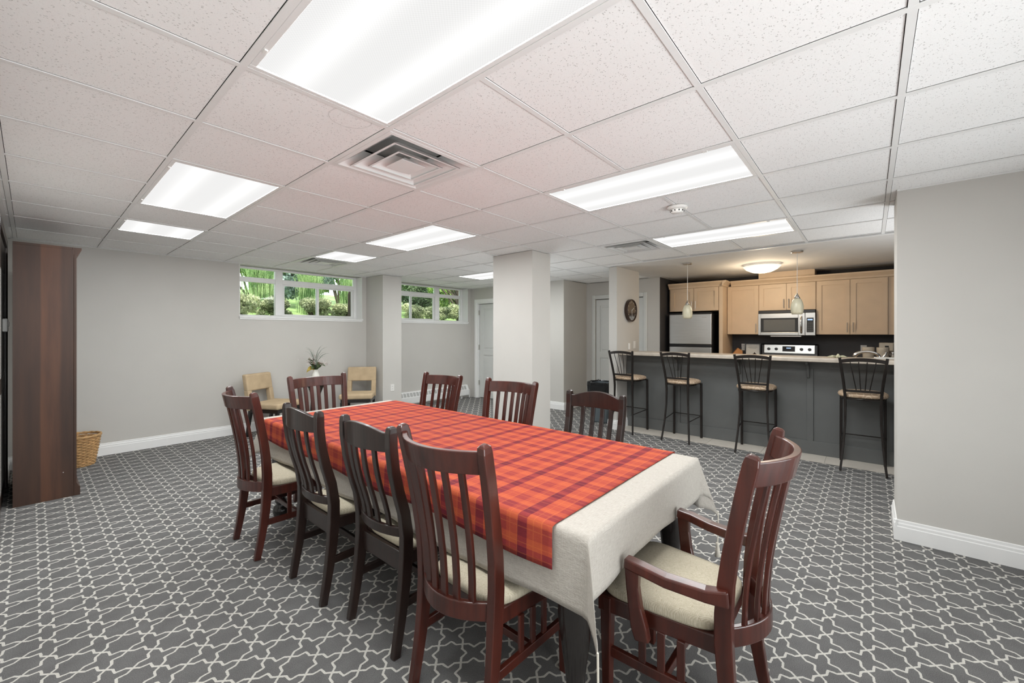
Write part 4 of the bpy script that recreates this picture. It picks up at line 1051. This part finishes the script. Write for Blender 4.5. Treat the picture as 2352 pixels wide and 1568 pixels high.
# refrigerator
rf = thing('refrigerator', 'stainless top-freezer refrigerator with black sides', 'refrigerator', (6.86, 0.605, 0.008))
box(0.055, 0.71, -0.352, 0.352, 0.0, 1.725).build('body', 'black_plastic', rf, bevel=0.006)
fd = box(0.0, 0.05, -0.352, 0.352, 1.205, 1.725).build('freezer_door', 'stainless', rf, bevel=0.012, seg=3)
dd = box(0.0, 0.05, -0.352, 0.352, 0.06, 1.165).build('fridge_door', 'stainless', rf, bevel=0.012, seg=3)
box(0.012, 0.055, -0.350, 0.350, 1.165, 1.205).build('gasket_strip', 'black_plastic', rf)
box(-0.004, 0.052, -0.352, 0.352, 1.725, 1.745).build('hinge_cover', 'black_plastic', rf, bevel=0.004)
box(-0.0035, 0.0, -0.27, -0.20, 1.655, 1.677).build('badge', 'brushed_nickel', fd, bevel=0.002)
box(-0.004, 0.012, -0.352, 0.352, 1.172, 1.184).build('handle_groove', 'black_glass', rf)

# counter along the kitchen's back wall with things on it
kb = thing('base_cabinet', 'cream base cabinet with a beige worktop along the kitchen back wall', 'cabinet', (0, 0, 0), 0)
for (a, b) in ((-0.358, 0.104), (-2.95, -1.126)):
    box(6.98, KX, a, b, 0.10, 0.875).build('body', 'maple', kb); box(7.04, KX, a, b, 0.008, 0.10).build('toe_kick', 'black_plastic', kb)
    box(6.95, KX, a, b, 0.875, 0.912).build('worktop', 'laminate', kb, bevel=0.003)
    n = max(1, int((b - a) / 0.45))
    for k in range(n): shaker(kb, b - k * (b - a) / n, b - (k + 1) * (b - a) / n, 0.12, 0.86, 6.96, 1, (0.70, 0.83))
knb = thing('knife_block', 'slanted orange-brown wooden knife block on the back counter', 'knife block', (7.36, 0.010, 0.912), 0.3)
MB().prism([(-0.10, 0), (0.08, 0), (0.075, 0.10), (-0.035, 0.245), (-0.105, 0.195)], 'x', -0.05, 0.05).build('block', 'orange_wood', knb, bevel=0.004)
for k in range(3): MB().bar([(-0.03 + k * 0.03, -0.064, 0.219), (-0.03 + k * 0.03, -0.090, 0.252)], 0.016, 0.022).build('knife_handle', 'black_plastic', knb, bevel=0.003)
pf = thing('picture_frame', 'black framed white notice standing on the back counter', 'picture frame', (7.46, -0.230, 0.912), 0)
t_ = 0.10
fm = MB()
def lean(o): o.xform(Matrix.Rotation(t_, 4, 'Y')); return o
fm.box(-0.008, 0.010, -0.118, -0.100, 0, 0.325).box(-0.008, 0.010, 0.100, 0.118, 0, 0.325).box(-0.008, 0.010, -0.100, 0.100, 0, 0.018).box(-0.008, 0.010, -0.100, 0.100, 0.307, 0.325)
lean(fm).build('frame', 'black_plastic', pf, bevel=0.002)
lean(box(-0.001, 0.006, -0.100, 0.100, 0.018, 0.307)).build('sheet', 'paper', pf)
for k, (w_, z) in enumerate(((0.06, 0.27), (0.07, 0.25), (0.05, 0.235))): lean(box(-0.0018, -0.0008, -w_, w_, z, z + 0.004)).build('text_line', 'panel_grey', pf)
ap = thing('apple_shaped_jar', 'small dark round jar in front of the framed notice', 'jar', (7.30, -0.29, 0.912))
MB().lathe([(0.001, 0), (0.03, 0.0), (0.045, 0.03), (0.046, 0.09), (0.036, 0.14), (0.02, 0.158), (0.001, 0.160)], 18).build('body', 'espresso', ap, smooth=True)
MB().lathe([(0.001, 0.160), (0.010, 0.161), (0.008, 0.175), (0.001, 0.178)], 10).build('lid_knob', 'espresso', ap, smooth=True)
# white canisters / coffee maker by the right end
cm = thing('coffee_maker', 'white drip coffee maker at the right end of the kitchen', 'coffee maker', (7.36, -1.95, 0.912))
box(-0.10, 0.12, -0.14, 0.12, 0, 0.035).build('base', 'tan_ceramic', cm, bevel=0.008)
box(0.02, 0.12, -0.14, 0.12, 0.035, 0.36).build('water_tank', 'tan_ceramic', cm, bevel=0.008)
box(-0.10, 0.02, -0.03, 0.12, 0.245, 0.36).build('brew_head', 'tan_ceramic', cm, bevel=0.01)
box(-0.102, -0.098, 0.02, 0.06, 0.29, 0.32).build('switch', 'black_plastic', cm)
MB().lathe([(0.001, 0.036), (0.06, 0.037), (0.068, 0.09), (0.055, 0.16), (0.045, 0.18), (0.001, 0.18)], 20, (-0.03, 0.045, 0)).build('carafe', 'black_glass', cm, smooth=True)
for k, (yy, xx, tilt, lab) in enumerate(((-1.715, 7.06, 0.10, 'tall pale paper cup stack leaning left, behind the faucet'), (-1.865, 7.03, -0.06, 'tall pale paper cup stack nearest the coffee maker'))):
    cu = MB().lathe([(0.001, 0), (0.048, 0), (0.066, 0.26), (0.066, 0.30), (0.060, 0.30), (0.058, 0.27), (0.001, 0.262)], 24).build('cup_stack', 'tan_ceramic', None, smooth=True, bevel=0.002)
    tag(cu, lab, 'cups', 'paper cup stacks'); cu.location = (xx, yy, 0.913)

# outlets and switches
def plate(name, label, cat, loc, axis, kind='outlet'):
    """axis: outward normal, one of '-x','-y','+x'"""
    p = thing(name, label, cat, loc, {'-y': 0, '-x': -math.pi / 2, '+x': math.pi / 2}[axis])
    box(-0.036, 0.036, -0.006, 0, -0.058, 0.058).build('cover_plate', 'white_plastic', p, bevel=0.003)
    if kind == 'outlet':
        for z in (-0.021, 0.021):
            r = MB().prism([(0.016 * math.cos(a), z + 0.014 * math.sin(a)) for a in [2 * math.pi * j / 16 for j in range(16)]], 'y', -0.009, -0.006).build('receptacle', 'white_plastic', p)
            MB().box(-0.008, -0.005, -0.0096, -0.009, z - 0.003, z + 0.006).box(0.005, 0.008, -0.0096, -0.009, z - 0.003, z + 0.006).build('slots', 'black_plastic', r)
    else:
        box(-0.016, 0.016, -0.009, -0.006, -0.034, 0.034).build('rocker', 'white_plastic', p, bevel=0.002)
    return p
plate('wall_outlet', 'white wall outlet low on the pilaster between the windows', 'outlet', (3.517, 4.43, 0.478), '-y')
plate('wall_outlet', 'white outlet on the dark kitchen wall near the coffee maker', 'outlet', (KX, -1.662, 1.170), '-x')
plate('wall_outlet', 'white outlet on the dark kitchen wall beside the framed notice', 'outlet', (KX, -0.075, 1.165), '-x')
plate('light_switch', 'white light switch on the clock column, just above the bar', 'switch', (5.665, 1.06, 1.225), '-y', 'switch')
sw2 = tag(box(-0.018, 0.018, -0.020, 0, -0.05, 0.05).build('wall_sensor', 'white_plastic', None, bevel=0.004), 'narrow white wall box left of the light switch on the clock column', 'wall box')
sw2.location = (5.463, 1.06, 1.205)
th = thing('thermostat', 'white thermostat on the left wall at the photo edge', 'thermostat', (LX, 3.80, 1.475))
box(0, 0.030, -0.06, 0.06, -0.055, 0.055).build('housing', 'white_plastic', th, bevel=0.006); box(0.030, 0.036, -0.03, 0.03, -0.01, 0.03).build('cover', 'white_plastic', th, bevel=0.002)

# clock on the partition
ck = thing('wall_clock', 'round dark wall clock on the narrow column by the bar', 'clock', (5.480, 1.06, 1.752))
R90 = Matrix.Rotation(math.pi / 2, 4, 'X')
MB().lathe([(0.001, 0), (0.165, 0), (0.170, 0.008), (0.170, 0.052), (0.162, 0.058), (0.152, 0.052), (0.150, 0.040), (0.001, 0.040)], 48).xform(R90).build('rim', 'clock_rim', ck, smooth=False, bevel=0.002)
MB().lathe([(0.001, 0.0405), (0.150, 0.0405), (0.150, 0.044), (0.001, 0.044)], 40).xform(R90).build('dial', 'clock_face', ck)
for k in range(12):
    a = k * math.pi / 6; m = box(-0.003, 0.003, -0.0455, -0.044, 0.118, 0.140); m.xform(Matrix.Rotation(a, 4, 'Y')).build('hour_mark', 'tan_ceramic', ck)
for nm, L_, a, w_ in (('hour_hand', 0.075, math.radians(58), 0.004), ('minute_hand', 0.11, math.radians(178), 0.003)):
    m = box(-w_, w_, -0.048, -0.0465, -0.015, L_); m.xform(Matrix.Rotation(a, 4, 'Y')).build(nm, 'hand_white', ck)

# ------------------------------------------------------------------ beige side chairs, side table, flowers
def side_chair():
    """sitter faces +y"""
    c = thing('side_chair')
    def slab(x0, x1, z0, z1, nm, bev=0.016):
        f = lambda z: -0.235 - 0.16 * max(0, z - 0.43)
        rs = []
        for z in [z0 + (z1 - z0) * i / 6 for i in range(7)]:
            rs.append([(x0, f(z) - 0.036, z), (x1, f(z) - 0.036, z), (x1, f(z) + 0.036, z), (x0, f(z) + 0.036, z)])
        return MB().rings(rs).build(nm, 'beige_suede', c, smooth=False, bevel=bev, seg=3, ang=60)
    slab(-0.225, 0.225, 0.62, 0.845, 'back_pad', 0.02)
    for s_ in (-1, 1): slab(s_ * 0.19 - 0.035, s_ * 0.19 + 0.035, 0.36, 0.63, 'back_upright', 0.012)
    MB().prism([(-0.232, -0.205), (0.232, -0.205), (0.25, 0.245), (-0.25, 0.245)], 'z', 0.385, 0.465).build('seat_pad', 'beige_suede', c, bevel=0.028, seg=4)
    box(-0.222, 0.222, -0.21, 0.225, 0.335, 0.388).build('seat_rail', 'black_lacquer', c, bevel=0.004)
    for sx in (-1, 1):
        MB().bar([(sx * 0.205, 0.205, 0), (sx * 0.208, 0.205, 0.34)], [0.030, 0.042], [0.030, 0.042]).build('front_leg', 'black_lacquer', c, bevel=0.004)
        MB().bar([(sx * 0.195, -0.275, 0), (sx * 0.195, -0.215, 0.36)], [0.028, 0.042], [0.030, 0.044]).build('rear_leg', 'black_lacquer', c, bevel=0.004)
    return c
b1 = side_chair(); GB = 'beige suede side chairs by the window wall'
b1.location = (1.715, 4.520, 0); b1.rotation_euler = (0, 0, math.radians(-150)); tag(b1, 'beige suede side chair with an open back, left of the flower vase', 'chair', GB)
b2 = dup(b1); b2.location = (2.905, 4.435, 0); b2.rotation_euler = (0, 0, math.radians(140)); tag(b2, 'beige suede side chair with an open back, in the corner beside the pilaster', 'chair', GB)

stb = thing('side_table', 'small round black side table with curved legs under the flower vase', 'side table', (2.255, 4.50, 0))
MB().lathe([(0.001, 0.655), (0.20, 0.655), (0.21, 0.663), (0.20, 0.672), (0.001, 0.672)], 32).build('table_top', 'black_lacquer', stb, bevel=0.003)
for k in range(4):
    a = k * math.pi / 2 + 0.45; ca, sa = math.cos(a), math.sin(a)
    pr = [(0.17, 0.0), (0.12, 0.10), (0.075, 0.25), (0.062, 0.40), (0.075, 0.52), (0.115, 0.61), (0.175, 0.656)]
    MB().bar([(r * ca, r * sa, z) for r, z in pr], 0.020, 0.028, side=(-sa, ca, 0)).build('curved_leg', 'black_lacquer', stb, bevel=0.004)
MB().tube([(0.085 * math.cos(a), 0.085 * math.sin(a), 0.21) for a in [2 * math.pi * j / 24 for j in range(24)]], 0.009, 6, loop=True).build('leg_ring', 'black_lacquer', stb)

vz = thing('flower_vase', 'white vase of artificial flowers and grass on the side table', 'vase', (2.255, 4.50, 0.672))
MB().lathe([(0.001, 0), (0.040, 0), (0.055, 0.03), (0.060, 0.07), (0.050, 0.12), (0.036, 0.16), (0.034, 0.185), (0.040, 0.195), (0.035, 0.195), (0.030, 0.16), (0.001, 0.15)], 24).build('vase_body', 'vase_white', vz, smooth=True)
rnd = random.Random(5)
def blade(pts, w, n_=None):
    m = MB(); k = len(pts); pts = [Vector(p) for p in pts]; L = []
    for i, p in enumerate(pts):
        t = (pts[min(i + 1, k - 1)] - pts[max(i - 1, 0)]).normalized(); s_ = t.cross(Vector((0.3, -0.8, 0.52))).normalized()
        ww = w * (math.sin(math.pi * (0.12 + 0.86 * i / (k - 1))) if w > 0.008 else (1 - 0.85 * i / (k - 1)))
        nn = s_.cross(t).normalized() * 0.0008
        L.append([p - s_ * ww, p + nn, p + s_ * ww, p - nn])
    return m.rings(L)
for k in range(26):
    a = rnd.uniform(0, 6.28); r = rnd.uniform(0.06, 0.21); h = rnd.uniform(0.30, 0.44) - 0.45 * max(0, r - 0.12)
    pts = []
    for i in range(8):
        q = i / 7; rr = r * q ** 1.7; pts.append((rr * math.cos(a) - 0.01, rr * math.sin(a), 0.15 + (h) * (1 - (1 - q) ** 1.7) - 0.03 * q * q))
    blade(pts, 0.0042).build('grass_leaf', 'leaf_grey', vz)
for k, (a, L_, up, mt) in enumerate([(3.4, 0.13, 0.16, 'leaf_dark'), (3.0, 0.12, 0.11, 'leaf_dark'), (3.9, 0.13, 0.02, 'leaf_dark'), (5.6, 0.14, 0.05, 'leaf_dark'), (4.6, 0.12, 0.04, 'leaf_dark'), (3.3, 0.14, -0.03, 'leaf_gold'), (0.5, 0.12, 0.07, 'leaf_dark'), (3.7, 0.10, 0.09, 'leaf_dark')]):
    pts = [(L_ * q * math.cos(a), L_ * q * math.sin(a), 0.19 + up * q + 0.05 * math.sin(q * 3.1)) for q in [i / 6 for i in range(7)]]
    blade(pts, 0.032).build('broad_leaf', mt, vz)
for (cx, cy, cz, n_, sp_) in ((-0.085, -0.03, 0.33, 26, 0.055), (0.095, -0.05, 0.285, 16, 0.05)):
    MB().tube([(0, 0, 0.15), (cx * 0.5, cy * 0.5, 0.24), (cx, cy, cz)], 0.003, 6).build('flower_stem', 'leaf_dark', vz)
    for k in range(n_):
        p = Vector((cx + rnd.gauss(0, sp_ * 0.75), cy + rnd.gauss(0, sp_ * 0.6), cz + rnd.gauss(0, sp_ * 0.5))); r = rnd.uniform(0.011, 0.017)
        m = MB()
        for j in range(5):
            a = j * 1.257 + k; d = Vector((math.cos(a) * 0.8, -0.5 + 0.3 * math.sin(a), math.sin(a))) * r
            m.lathe([(0.001, -0.003), (r * 0.55, 0), (0.001, 0.003)], 6, tuple(p + d))
        m.build('blossom', 'petal' if k % 4 else 'bud', vz)

# ------------------------------------------------------------------ baseboard heater
ht = thing('baseboard_heater', 'long white baseboard heater with a slotted sloping grille', 'heater', (0, WY, 0))
HX0, HX1 = 3.72, 5.72
MB().prism([(0, 0.055), (-0.075, 0.055), (-0.085, 0.075), (-0.085, 0.180), (-0.040, 0.275), (0, 0.285)], 'x', HX0, HX1).build('housing', 'white_metal', ht, bevel=0.003)
n_ = 26
for k in range(n_):
    x = HX0 + 0.05 + k * (HX1 - HX0 - 0.10) / n_; wv = (HX1 - HX0 - 0.1) / n_ - 0.016
    z0, z1 = 0.193, 0.265; sl = lambda z: -0.085 + (z - 0.180) * 0.045 / 0.095
    MB().add([(x, sl(z0) - 0.0025, z0), (x + wv, sl(z0) - 0.0025, z0), (x + wv, sl(z1) - 0.0025, z1), (x, sl(z1) - 0.0025, z1), (x, sl(z0) + 0.002, z0), (x + wv, sl(z0) + 0.002, z0), (x + wv, sl(z1) + 0.002, z1), (x, sl(z1) + 0.002, z1)],
             [(0, 1, 2, 3), (7, 6, 5, 4), (0, 4, 5, 1), (1, 5, 6, 2), (2, 6, 7, 3), (3, 7, 4, 0)]).build('grille_slot', 'heater_slot', ht)
for x in (HX0 + 0.2, HX1 - 0.2): box(x, x + 0.04, -0.05, 0, 0.0, 0.056).build('foot_bracket', 'white_metal', ht)
MB().tube([(HX1, -0.04, 0.17), (HX1 + 0.045, -0.04, 0.17), (HX1 + 0.05, -0.04, 0.16), (HX1 + 0.05, -0.04, 0.0)], 0.012, 8).build('pipe', 'white_metal', ht)

# ------------------------------------------------------------------ waste bin
wb = thing('waste_bin', 'grey waste bin lined with a black bag behind the clock column', 'waste bin', (5.46, 1.50, 0))
def rr(w_, d_, e=0.35, n_=32):
    P_ = []
    for j in range(n_):
        a = 2 * math.pi * j / n_; ca, sa = math.cos(a), math.sin(a)
        P_.append((math.copysign(abs(ca) ** e, ca) * w_, math.copysign(abs(sa) ** e, sa) * d_))
    return P_
MB().rings([[(x, y_, z) for x, y_ in rr(w_, d_)] for w_, d_, z in ((0.13, 0.15, 0), (0.14, 0.16, 0.02), (0.165, 0.19, 0.60), (0.17, 0.195, 0.60), (0.17, 0.195, 0.615), (0.158, 0.183, 0.615), (0.14, 0.16, 0.1))]).build('bin_body', 'grey_bin', wb, bevel=0.002)
rnd = random.Random(11); R_ = []
for (s_, z) in ((1.02, 0.44), (1.05, 0.48), (1.045, 0.53), (1.06, 0.58), (1.055, 0.625), (1.02, 0.637), (0.96, 0.63), (0.90, 0.52)):
    R_.append([(x * (s_ + rnd.uniform(-0.02, 0.025)), y_ * (s_ + rnd.uniform(-0.02, 0.025)), z + rnd.uniform(-0.012, 0.012)) for x, y_ in rr(0.172, 0.197, 0.35, 48)])
MB().rings(R_, cap=False).build('bin_liner', 'bin_bag', wb, smooth=False)

# ------------------------------------------------------------------ bookcase and basket
bk = thing('bookcase', 'tall dark brown wooden bookcase seen from its side', 'bookcase', (0, 0, 0))
BY0, BY1, BX0, BX1, BH = 3.492, 4.40, -0.600, -0.262, 2.150
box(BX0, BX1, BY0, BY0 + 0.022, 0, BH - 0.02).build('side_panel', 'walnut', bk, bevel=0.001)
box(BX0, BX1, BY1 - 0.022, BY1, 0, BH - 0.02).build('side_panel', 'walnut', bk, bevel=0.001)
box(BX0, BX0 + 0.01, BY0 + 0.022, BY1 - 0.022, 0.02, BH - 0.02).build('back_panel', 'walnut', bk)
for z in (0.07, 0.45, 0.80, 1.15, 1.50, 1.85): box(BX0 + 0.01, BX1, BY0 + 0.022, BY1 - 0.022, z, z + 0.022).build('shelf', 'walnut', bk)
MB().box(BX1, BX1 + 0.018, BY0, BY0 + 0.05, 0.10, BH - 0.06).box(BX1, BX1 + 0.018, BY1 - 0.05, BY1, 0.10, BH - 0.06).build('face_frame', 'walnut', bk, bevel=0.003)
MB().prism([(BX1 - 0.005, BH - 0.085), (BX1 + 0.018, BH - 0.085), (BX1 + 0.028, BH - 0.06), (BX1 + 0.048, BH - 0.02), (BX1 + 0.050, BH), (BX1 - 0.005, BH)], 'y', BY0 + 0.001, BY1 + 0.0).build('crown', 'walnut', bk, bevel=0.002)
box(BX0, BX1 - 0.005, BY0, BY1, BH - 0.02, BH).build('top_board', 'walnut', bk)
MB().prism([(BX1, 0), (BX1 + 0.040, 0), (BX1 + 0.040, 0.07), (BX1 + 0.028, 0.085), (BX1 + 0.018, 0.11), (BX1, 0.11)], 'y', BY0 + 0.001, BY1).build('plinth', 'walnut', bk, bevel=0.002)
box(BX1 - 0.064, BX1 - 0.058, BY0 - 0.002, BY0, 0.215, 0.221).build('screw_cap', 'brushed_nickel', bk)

bs = thing('wicker_basket', 'round wicker basket behind the tall bookcase', 'basket', (-0.175, 4.640, 0))
NB, HB = 28, 0.315
rad = lambda z: 0.118 + 0.050 * (z / HB) ** 0.9
for k in range(NB):
    a = 2 * math.pi * k / NB
    MB().tube([(rad(z) * math.cos(a), rad(z) * math.sin(a), z) for z in (0.005, 0.1, 0.2, 0.30)], 0.0045, 5).build('stake', 'wicker', bs)
rows = 20
for r_ in range(rows):
    z = 0.010 + r_ * (HB - 0.02) / rows; pts = []
    for j in range(NB * 2):
        a = 2 * math.pi * j / (NB * 2); s_ = 0.006 * math.cos(math.pi * (j / 2.0) * 2 / 1.0 * 0.5 + math.pi * (r_ % 2))
        pts.append(((rad(z) + s_) * math.cos(a), (rad(z) + s_) * math.sin(a), z))
    MB().tube(pts, 0.0078, 5, loop=True).build('weave_row', 'wicker', bs, smooth=True)
for k in range(2):
    MB().tube([((rad(HB) + 0.004) * math.cos(a), (rad(HB) + 0.004) * math.sin(a), HB + 0.006 * math.sin(a * 9 + k * math.pi)) for a in [2 * math.pi * j / 72 for j in range(72)]], 0.0105, 6, loop=True).build('braided_rim', 'wicker', bs, smooth=True)
MB().lathe([(0.001, 0.0), (0.115, 0.0), (0.115, 0.006), (0.001, 0.006)], 24).build('base', 'wicker', bs)

# ------------------------------------------------------------------ outside the windows
gr = MB(); nx, ny = 24, 10
for j in range(ny + 1):
    for i in range(nx + 1):
        x = -4 + 20 * i / nx; y_ = WY + WT + 0.02 + 12 * (j / ny) ** 1.3
        gr.v.append((x, y_, 1.50 + 0.17 * (y_ - WY) ** 0.9 + 0.04 * math.sin(x * 2 + j)))
for j in range(ny):
    for i in range(nx): k = j * (nx + 1) + i; gr.f.append((k, k + 1, k + nx + 2, k + nx + 1))
struct(gr.build('ground', 'lawn', smooth=True))
def gz(y_): return 1.50 + 0.17 * max(0.0, y_ - WY) ** 0.9
def leafy(name, label, cat, x, y_, rx, ry, rz_, n, size, mat, seed, group, aspect=1.7, trunk=True, lift=0.0):
    rnd = random.Random(seed); t_ = thing(name, label, cat, (x, y_, gz(y_)), 0, group)
    m = MB(); blobs = [(rnd.uniform(-.6, .6), rnd.uniform(-.6, .6), rnd.uniform(-.5, .7), rnd.uniform(.35, .6)) for _ in range(9)]
    for k in range(n):
        bx, by, bz, br_ = blobs[k % 9]; d = Vector((rnd.gauss(0, 1), rnd.gauss(0, 1), rnd.gauss(0, 1))).normalized() * br_ * rnd.uniform(0.6, 1.0) ** 0.5
        p = Vector(((bx + d.x) * rx, (by + d.y) * ry, lift + max(0.02, rz_ + (bz + d.z) * rz_)))
        t1 = (d + Vector((rnd.gauss(0, .5), rnd.gauss(0, .5), rnd.gauss(0, .5)))).normalized(); t2 = t1.orthogonal().normalized()
        t2 = (t2 * math.cos(k) + t1.cross(t2) * math.sin(k)); s_ = size * rnd.uniform(0.6, 1.3)
        m.add([p - t1 * s_ * aspect * 0.5, p + t2 * s_ * 0.5, p + t1 * s_ * aspect * 0.5, p - t2 * s_ * 0.5], [(0, 1, 2, 3)])
    m.build('foliage', mat, t_)
    if trunk:
        for k in range(4):
            a = rnd.uniform(0, 6.28); MB().tube([(0, 0, -0.05), (rx * .25 * math.cos(a), ry * .25 * math.sin(a), rz_ * 0.6 + lift * 0.5), (rx * .55 * math.cos(a), ry * .55 * math.sin(a), rz_ * 1.3 + lift)], [0.03, 0.02, 0.006], 6).build('branch', 'bark', t_)
    return t_
def grass_clump(label, x, y_, h, n, seed):
    rnd = random.Random(seed); t_ = thing('ornamental_grass', label, 'grass', (x, y_, gz(y_)), 0, 'ornamental grass outside the left window')
    m = MB()
    for k in range(n):
        a = rnd.uniform(0, 6.28); r = rnd.uniform(0.12, 0.33) * h; hh = h * rnd.uniform(0.7, 1.1); w_ = rnd.uniform(0.006, 0.011); x0, y0 = rnd.gauss(0, .09), rnd.gauss(0, .09)
        sx, sy = -math.sin(a) * w_, math.cos(a) * w_; L = []
        for i in range(6):
            q = i / 5; rr_ = r * q ** 1.8; z = hh * (1 - (1 - q) ** 1.6) - 0.35 * r * q ** 3; f_ = 1 - 0.9 * q
            L.append(((x0 + rr_ * math.cos(a) - sx * f_, y0 + rr_ * math.sin(a) - sy * f_, z), (x0 + rr_ * math.cos(a) + sx * f_, y0 + rr_ * math.sin(a) + sy * f_, z)))
        o_ = len(m.v)
        for l, r2 in L: m.v += [l, r2]
        m.f += [(o_ + 2 * i, o_ + 2 * i + 1, o_ + 2 * i + 3, o_ + 2 * i + 2) for i in range(5)]
    m.build('blades', 'grass_blade', t_); tag(t_.children[0], kind='stuff')
    MB().lathe([(0.001, -0.02), (0.12, -0.02), (0.13, 0.03), (0.001, 0.08)], 12).build('crown_base', 'bark', t_)
GJ = 'low junipers under the windows'
for k, (x, y_, r, hgt, lab) in enumerate(((1.62, 5.62, 0.27, 0.20, 'juniper outside the left end of the left window'), (2.16, 5.70, 0.27, 0.17, 'yellow-green juniper outside the left mullion of the left window'),
        (2.74, 5.64, 0.28, 0.19, 'juniper outside the middle pane of the left window'), (3.30, 5.70, 0.27, 0.17, 'juniper outside the sliding sash of the left window'), (3.85, 5.66, 0.27, 0.20, 'juniper outside the right end of the left window'),
        (5.02, 5.90, 0.28, 0.20, 'low juniper at the left foot of the right window'), (5.70, 5.95, 0.28, 0.17, 'low juniper at the middle of the right window'), (6.35, 5.92, 0.32, 0.21, 'low juniper at the right foot of the right window'), (7.05, 6.0, 0.32, 0.19, 'low juniper seen at the far right of the right window'))):
    leafy('juniper_shrub', lab, 'shrub', x, y_, r, 0.27, hgt, 4200, 0.022, 'juniper', 20 + k, GJ, aspect=2.6)
for k, (x, y_, h, lab) in enumerate(((2.25, 6.75, 1.15, 'tall arching grass filling the left pane of the left window'), (3.05, 6.55, 1.05, 'tall arching grass behind the middle pane of the left window'), (4.05, 6.85, 1.0, 'arching grass partly behind the right pane of the left window'))):
    grass_clump(lab, x, y_, h, 420, 40 + k)
GT = 'trees and bushes outside the windows'
for k, (nm, x, y_, rx, ry, rz_, n, s_, mt, lab, lf_) in enumerate((
    ('evergreen_tree', 3.75, 8.5, 1.0, 0.8, 0.95, 6500, 0.07, 'spruce', 'grey-green evergreen behind the tall grass, left window', 0.2),
    ('leafy_tree', 1.75, 8.9, 0.65, 0.7, 0.95, 5000, 0.075, 'broadleaf', 'bright leafy tree at the upper left of the left window', 0.3),
    ('dark_shrub', 5.35, 8.3, 0.45, 0.6, 0.80, 4500, 0.06, 'hedge_dark', 'dark shrub at the right of the left window', 0.0),
    ('leafy_tree', 5.3, 9.9, 0.9, 0.5, 1.1, 5000, 0.08, 'broadleaf', 'leafy tree behind the dark shrub, left window', 0.1),
    ('leafy_tree', 6.85, 8.5, 0.75, 0.6, 0.95, 7500, 0.065, 'broadleaf', 'bright leafy tree at the left of the right window', 0.15),
    ('leafy_tree', 8.75, 9.0, 0.8, 0.6, 0.95, 7500, 0.065, 'broadleaf', 'leafy tree at the right of the right window', 0.0),
    ('dark_shrub', 5.9, 6.9, 0.45, 0.4, 0.42, 3500, 0.05, 'hedge_dark', 'dark shrub at the left edge of the right window', 0.0),
    ('leafy_shrub', 7.1, 7.7, 0.6, 0.4, 0.40, 4500, 0.05, 'broadleaf', 'bright low shrub in the middle of the right window', 0.0),
    ('leafy_shrub', 8.4, 7.9, 0.6, 0.4, 0.40, 4000, 0.05, 'broadleaf', 'bright low shrub at the right of the right window', 0.0),
    ('leafy_tree', 3.6, 11.8, 3.4, 0.8, 1.5, 12000, 0.11, 'broadleaf', 'row of distant foliage behind everything outside', 0.2),
    ('leafy_tree', 11.2, 11.8, 2.7, 0.8, 1.5, 11000, 0.11, 'broadleaf', 'distant foliage seen through the right window', 0.2))):
    leafy(nm, lab, 'tree' if 'tree' in nm else 'shrub', x, y_, rx, ry, rz_, n, s_, mt, 60 + k, GT, lift=lf_)
bt = thing('branching_tree', 'dark bare-branched tree outside the right end of the right window', 'tree', (7.05, 7.0, gz(7.0)), 0, GT)
MB().tube([(0.35, 0, -0.1), (0.30, 0, 0.5), (0.22, 0, 1.1), (0.15, 0, 2.2)], [0.10, 0.085, 0.07, 0.05], 10).build('trunk', 'bark', bt, smooth=True)
rnd = random.Random(8)
for k in range(14):
    z = 0.05 + 0.085 * k; L_ = rnd.uniform(0.45, 0.9)
    MB().tube([(0.30 - 0.05 * z, 0, z * 0.6), (0.30 - 0.45 * L_, rnd.uniform(-.1, .1), z * 0.6 + 0.45 * L_), (0.30 - L_, rnd.uniform(-.2, .2), z * 0.6 + 1.0 * L_)], [0.03, 0.018, 0.006], 6).build('branch', 'bark', bt, smooth=True)
# brick pier at the right edge outside each window
for x, lab in ((3.12, 'dark outdoor downpipe at the right edge of the left window'),):
    pp = tag(MB().tube([(x + 0.10, WY + WT + 0.12, 1.45), (x + 0.10, WY + WT + 0.12, 2.10), (x + 0.12, WY + WT + 0.12, 2.16)], 0.028, 10).build('downpipe', 'bark'), lab, 'pipe')
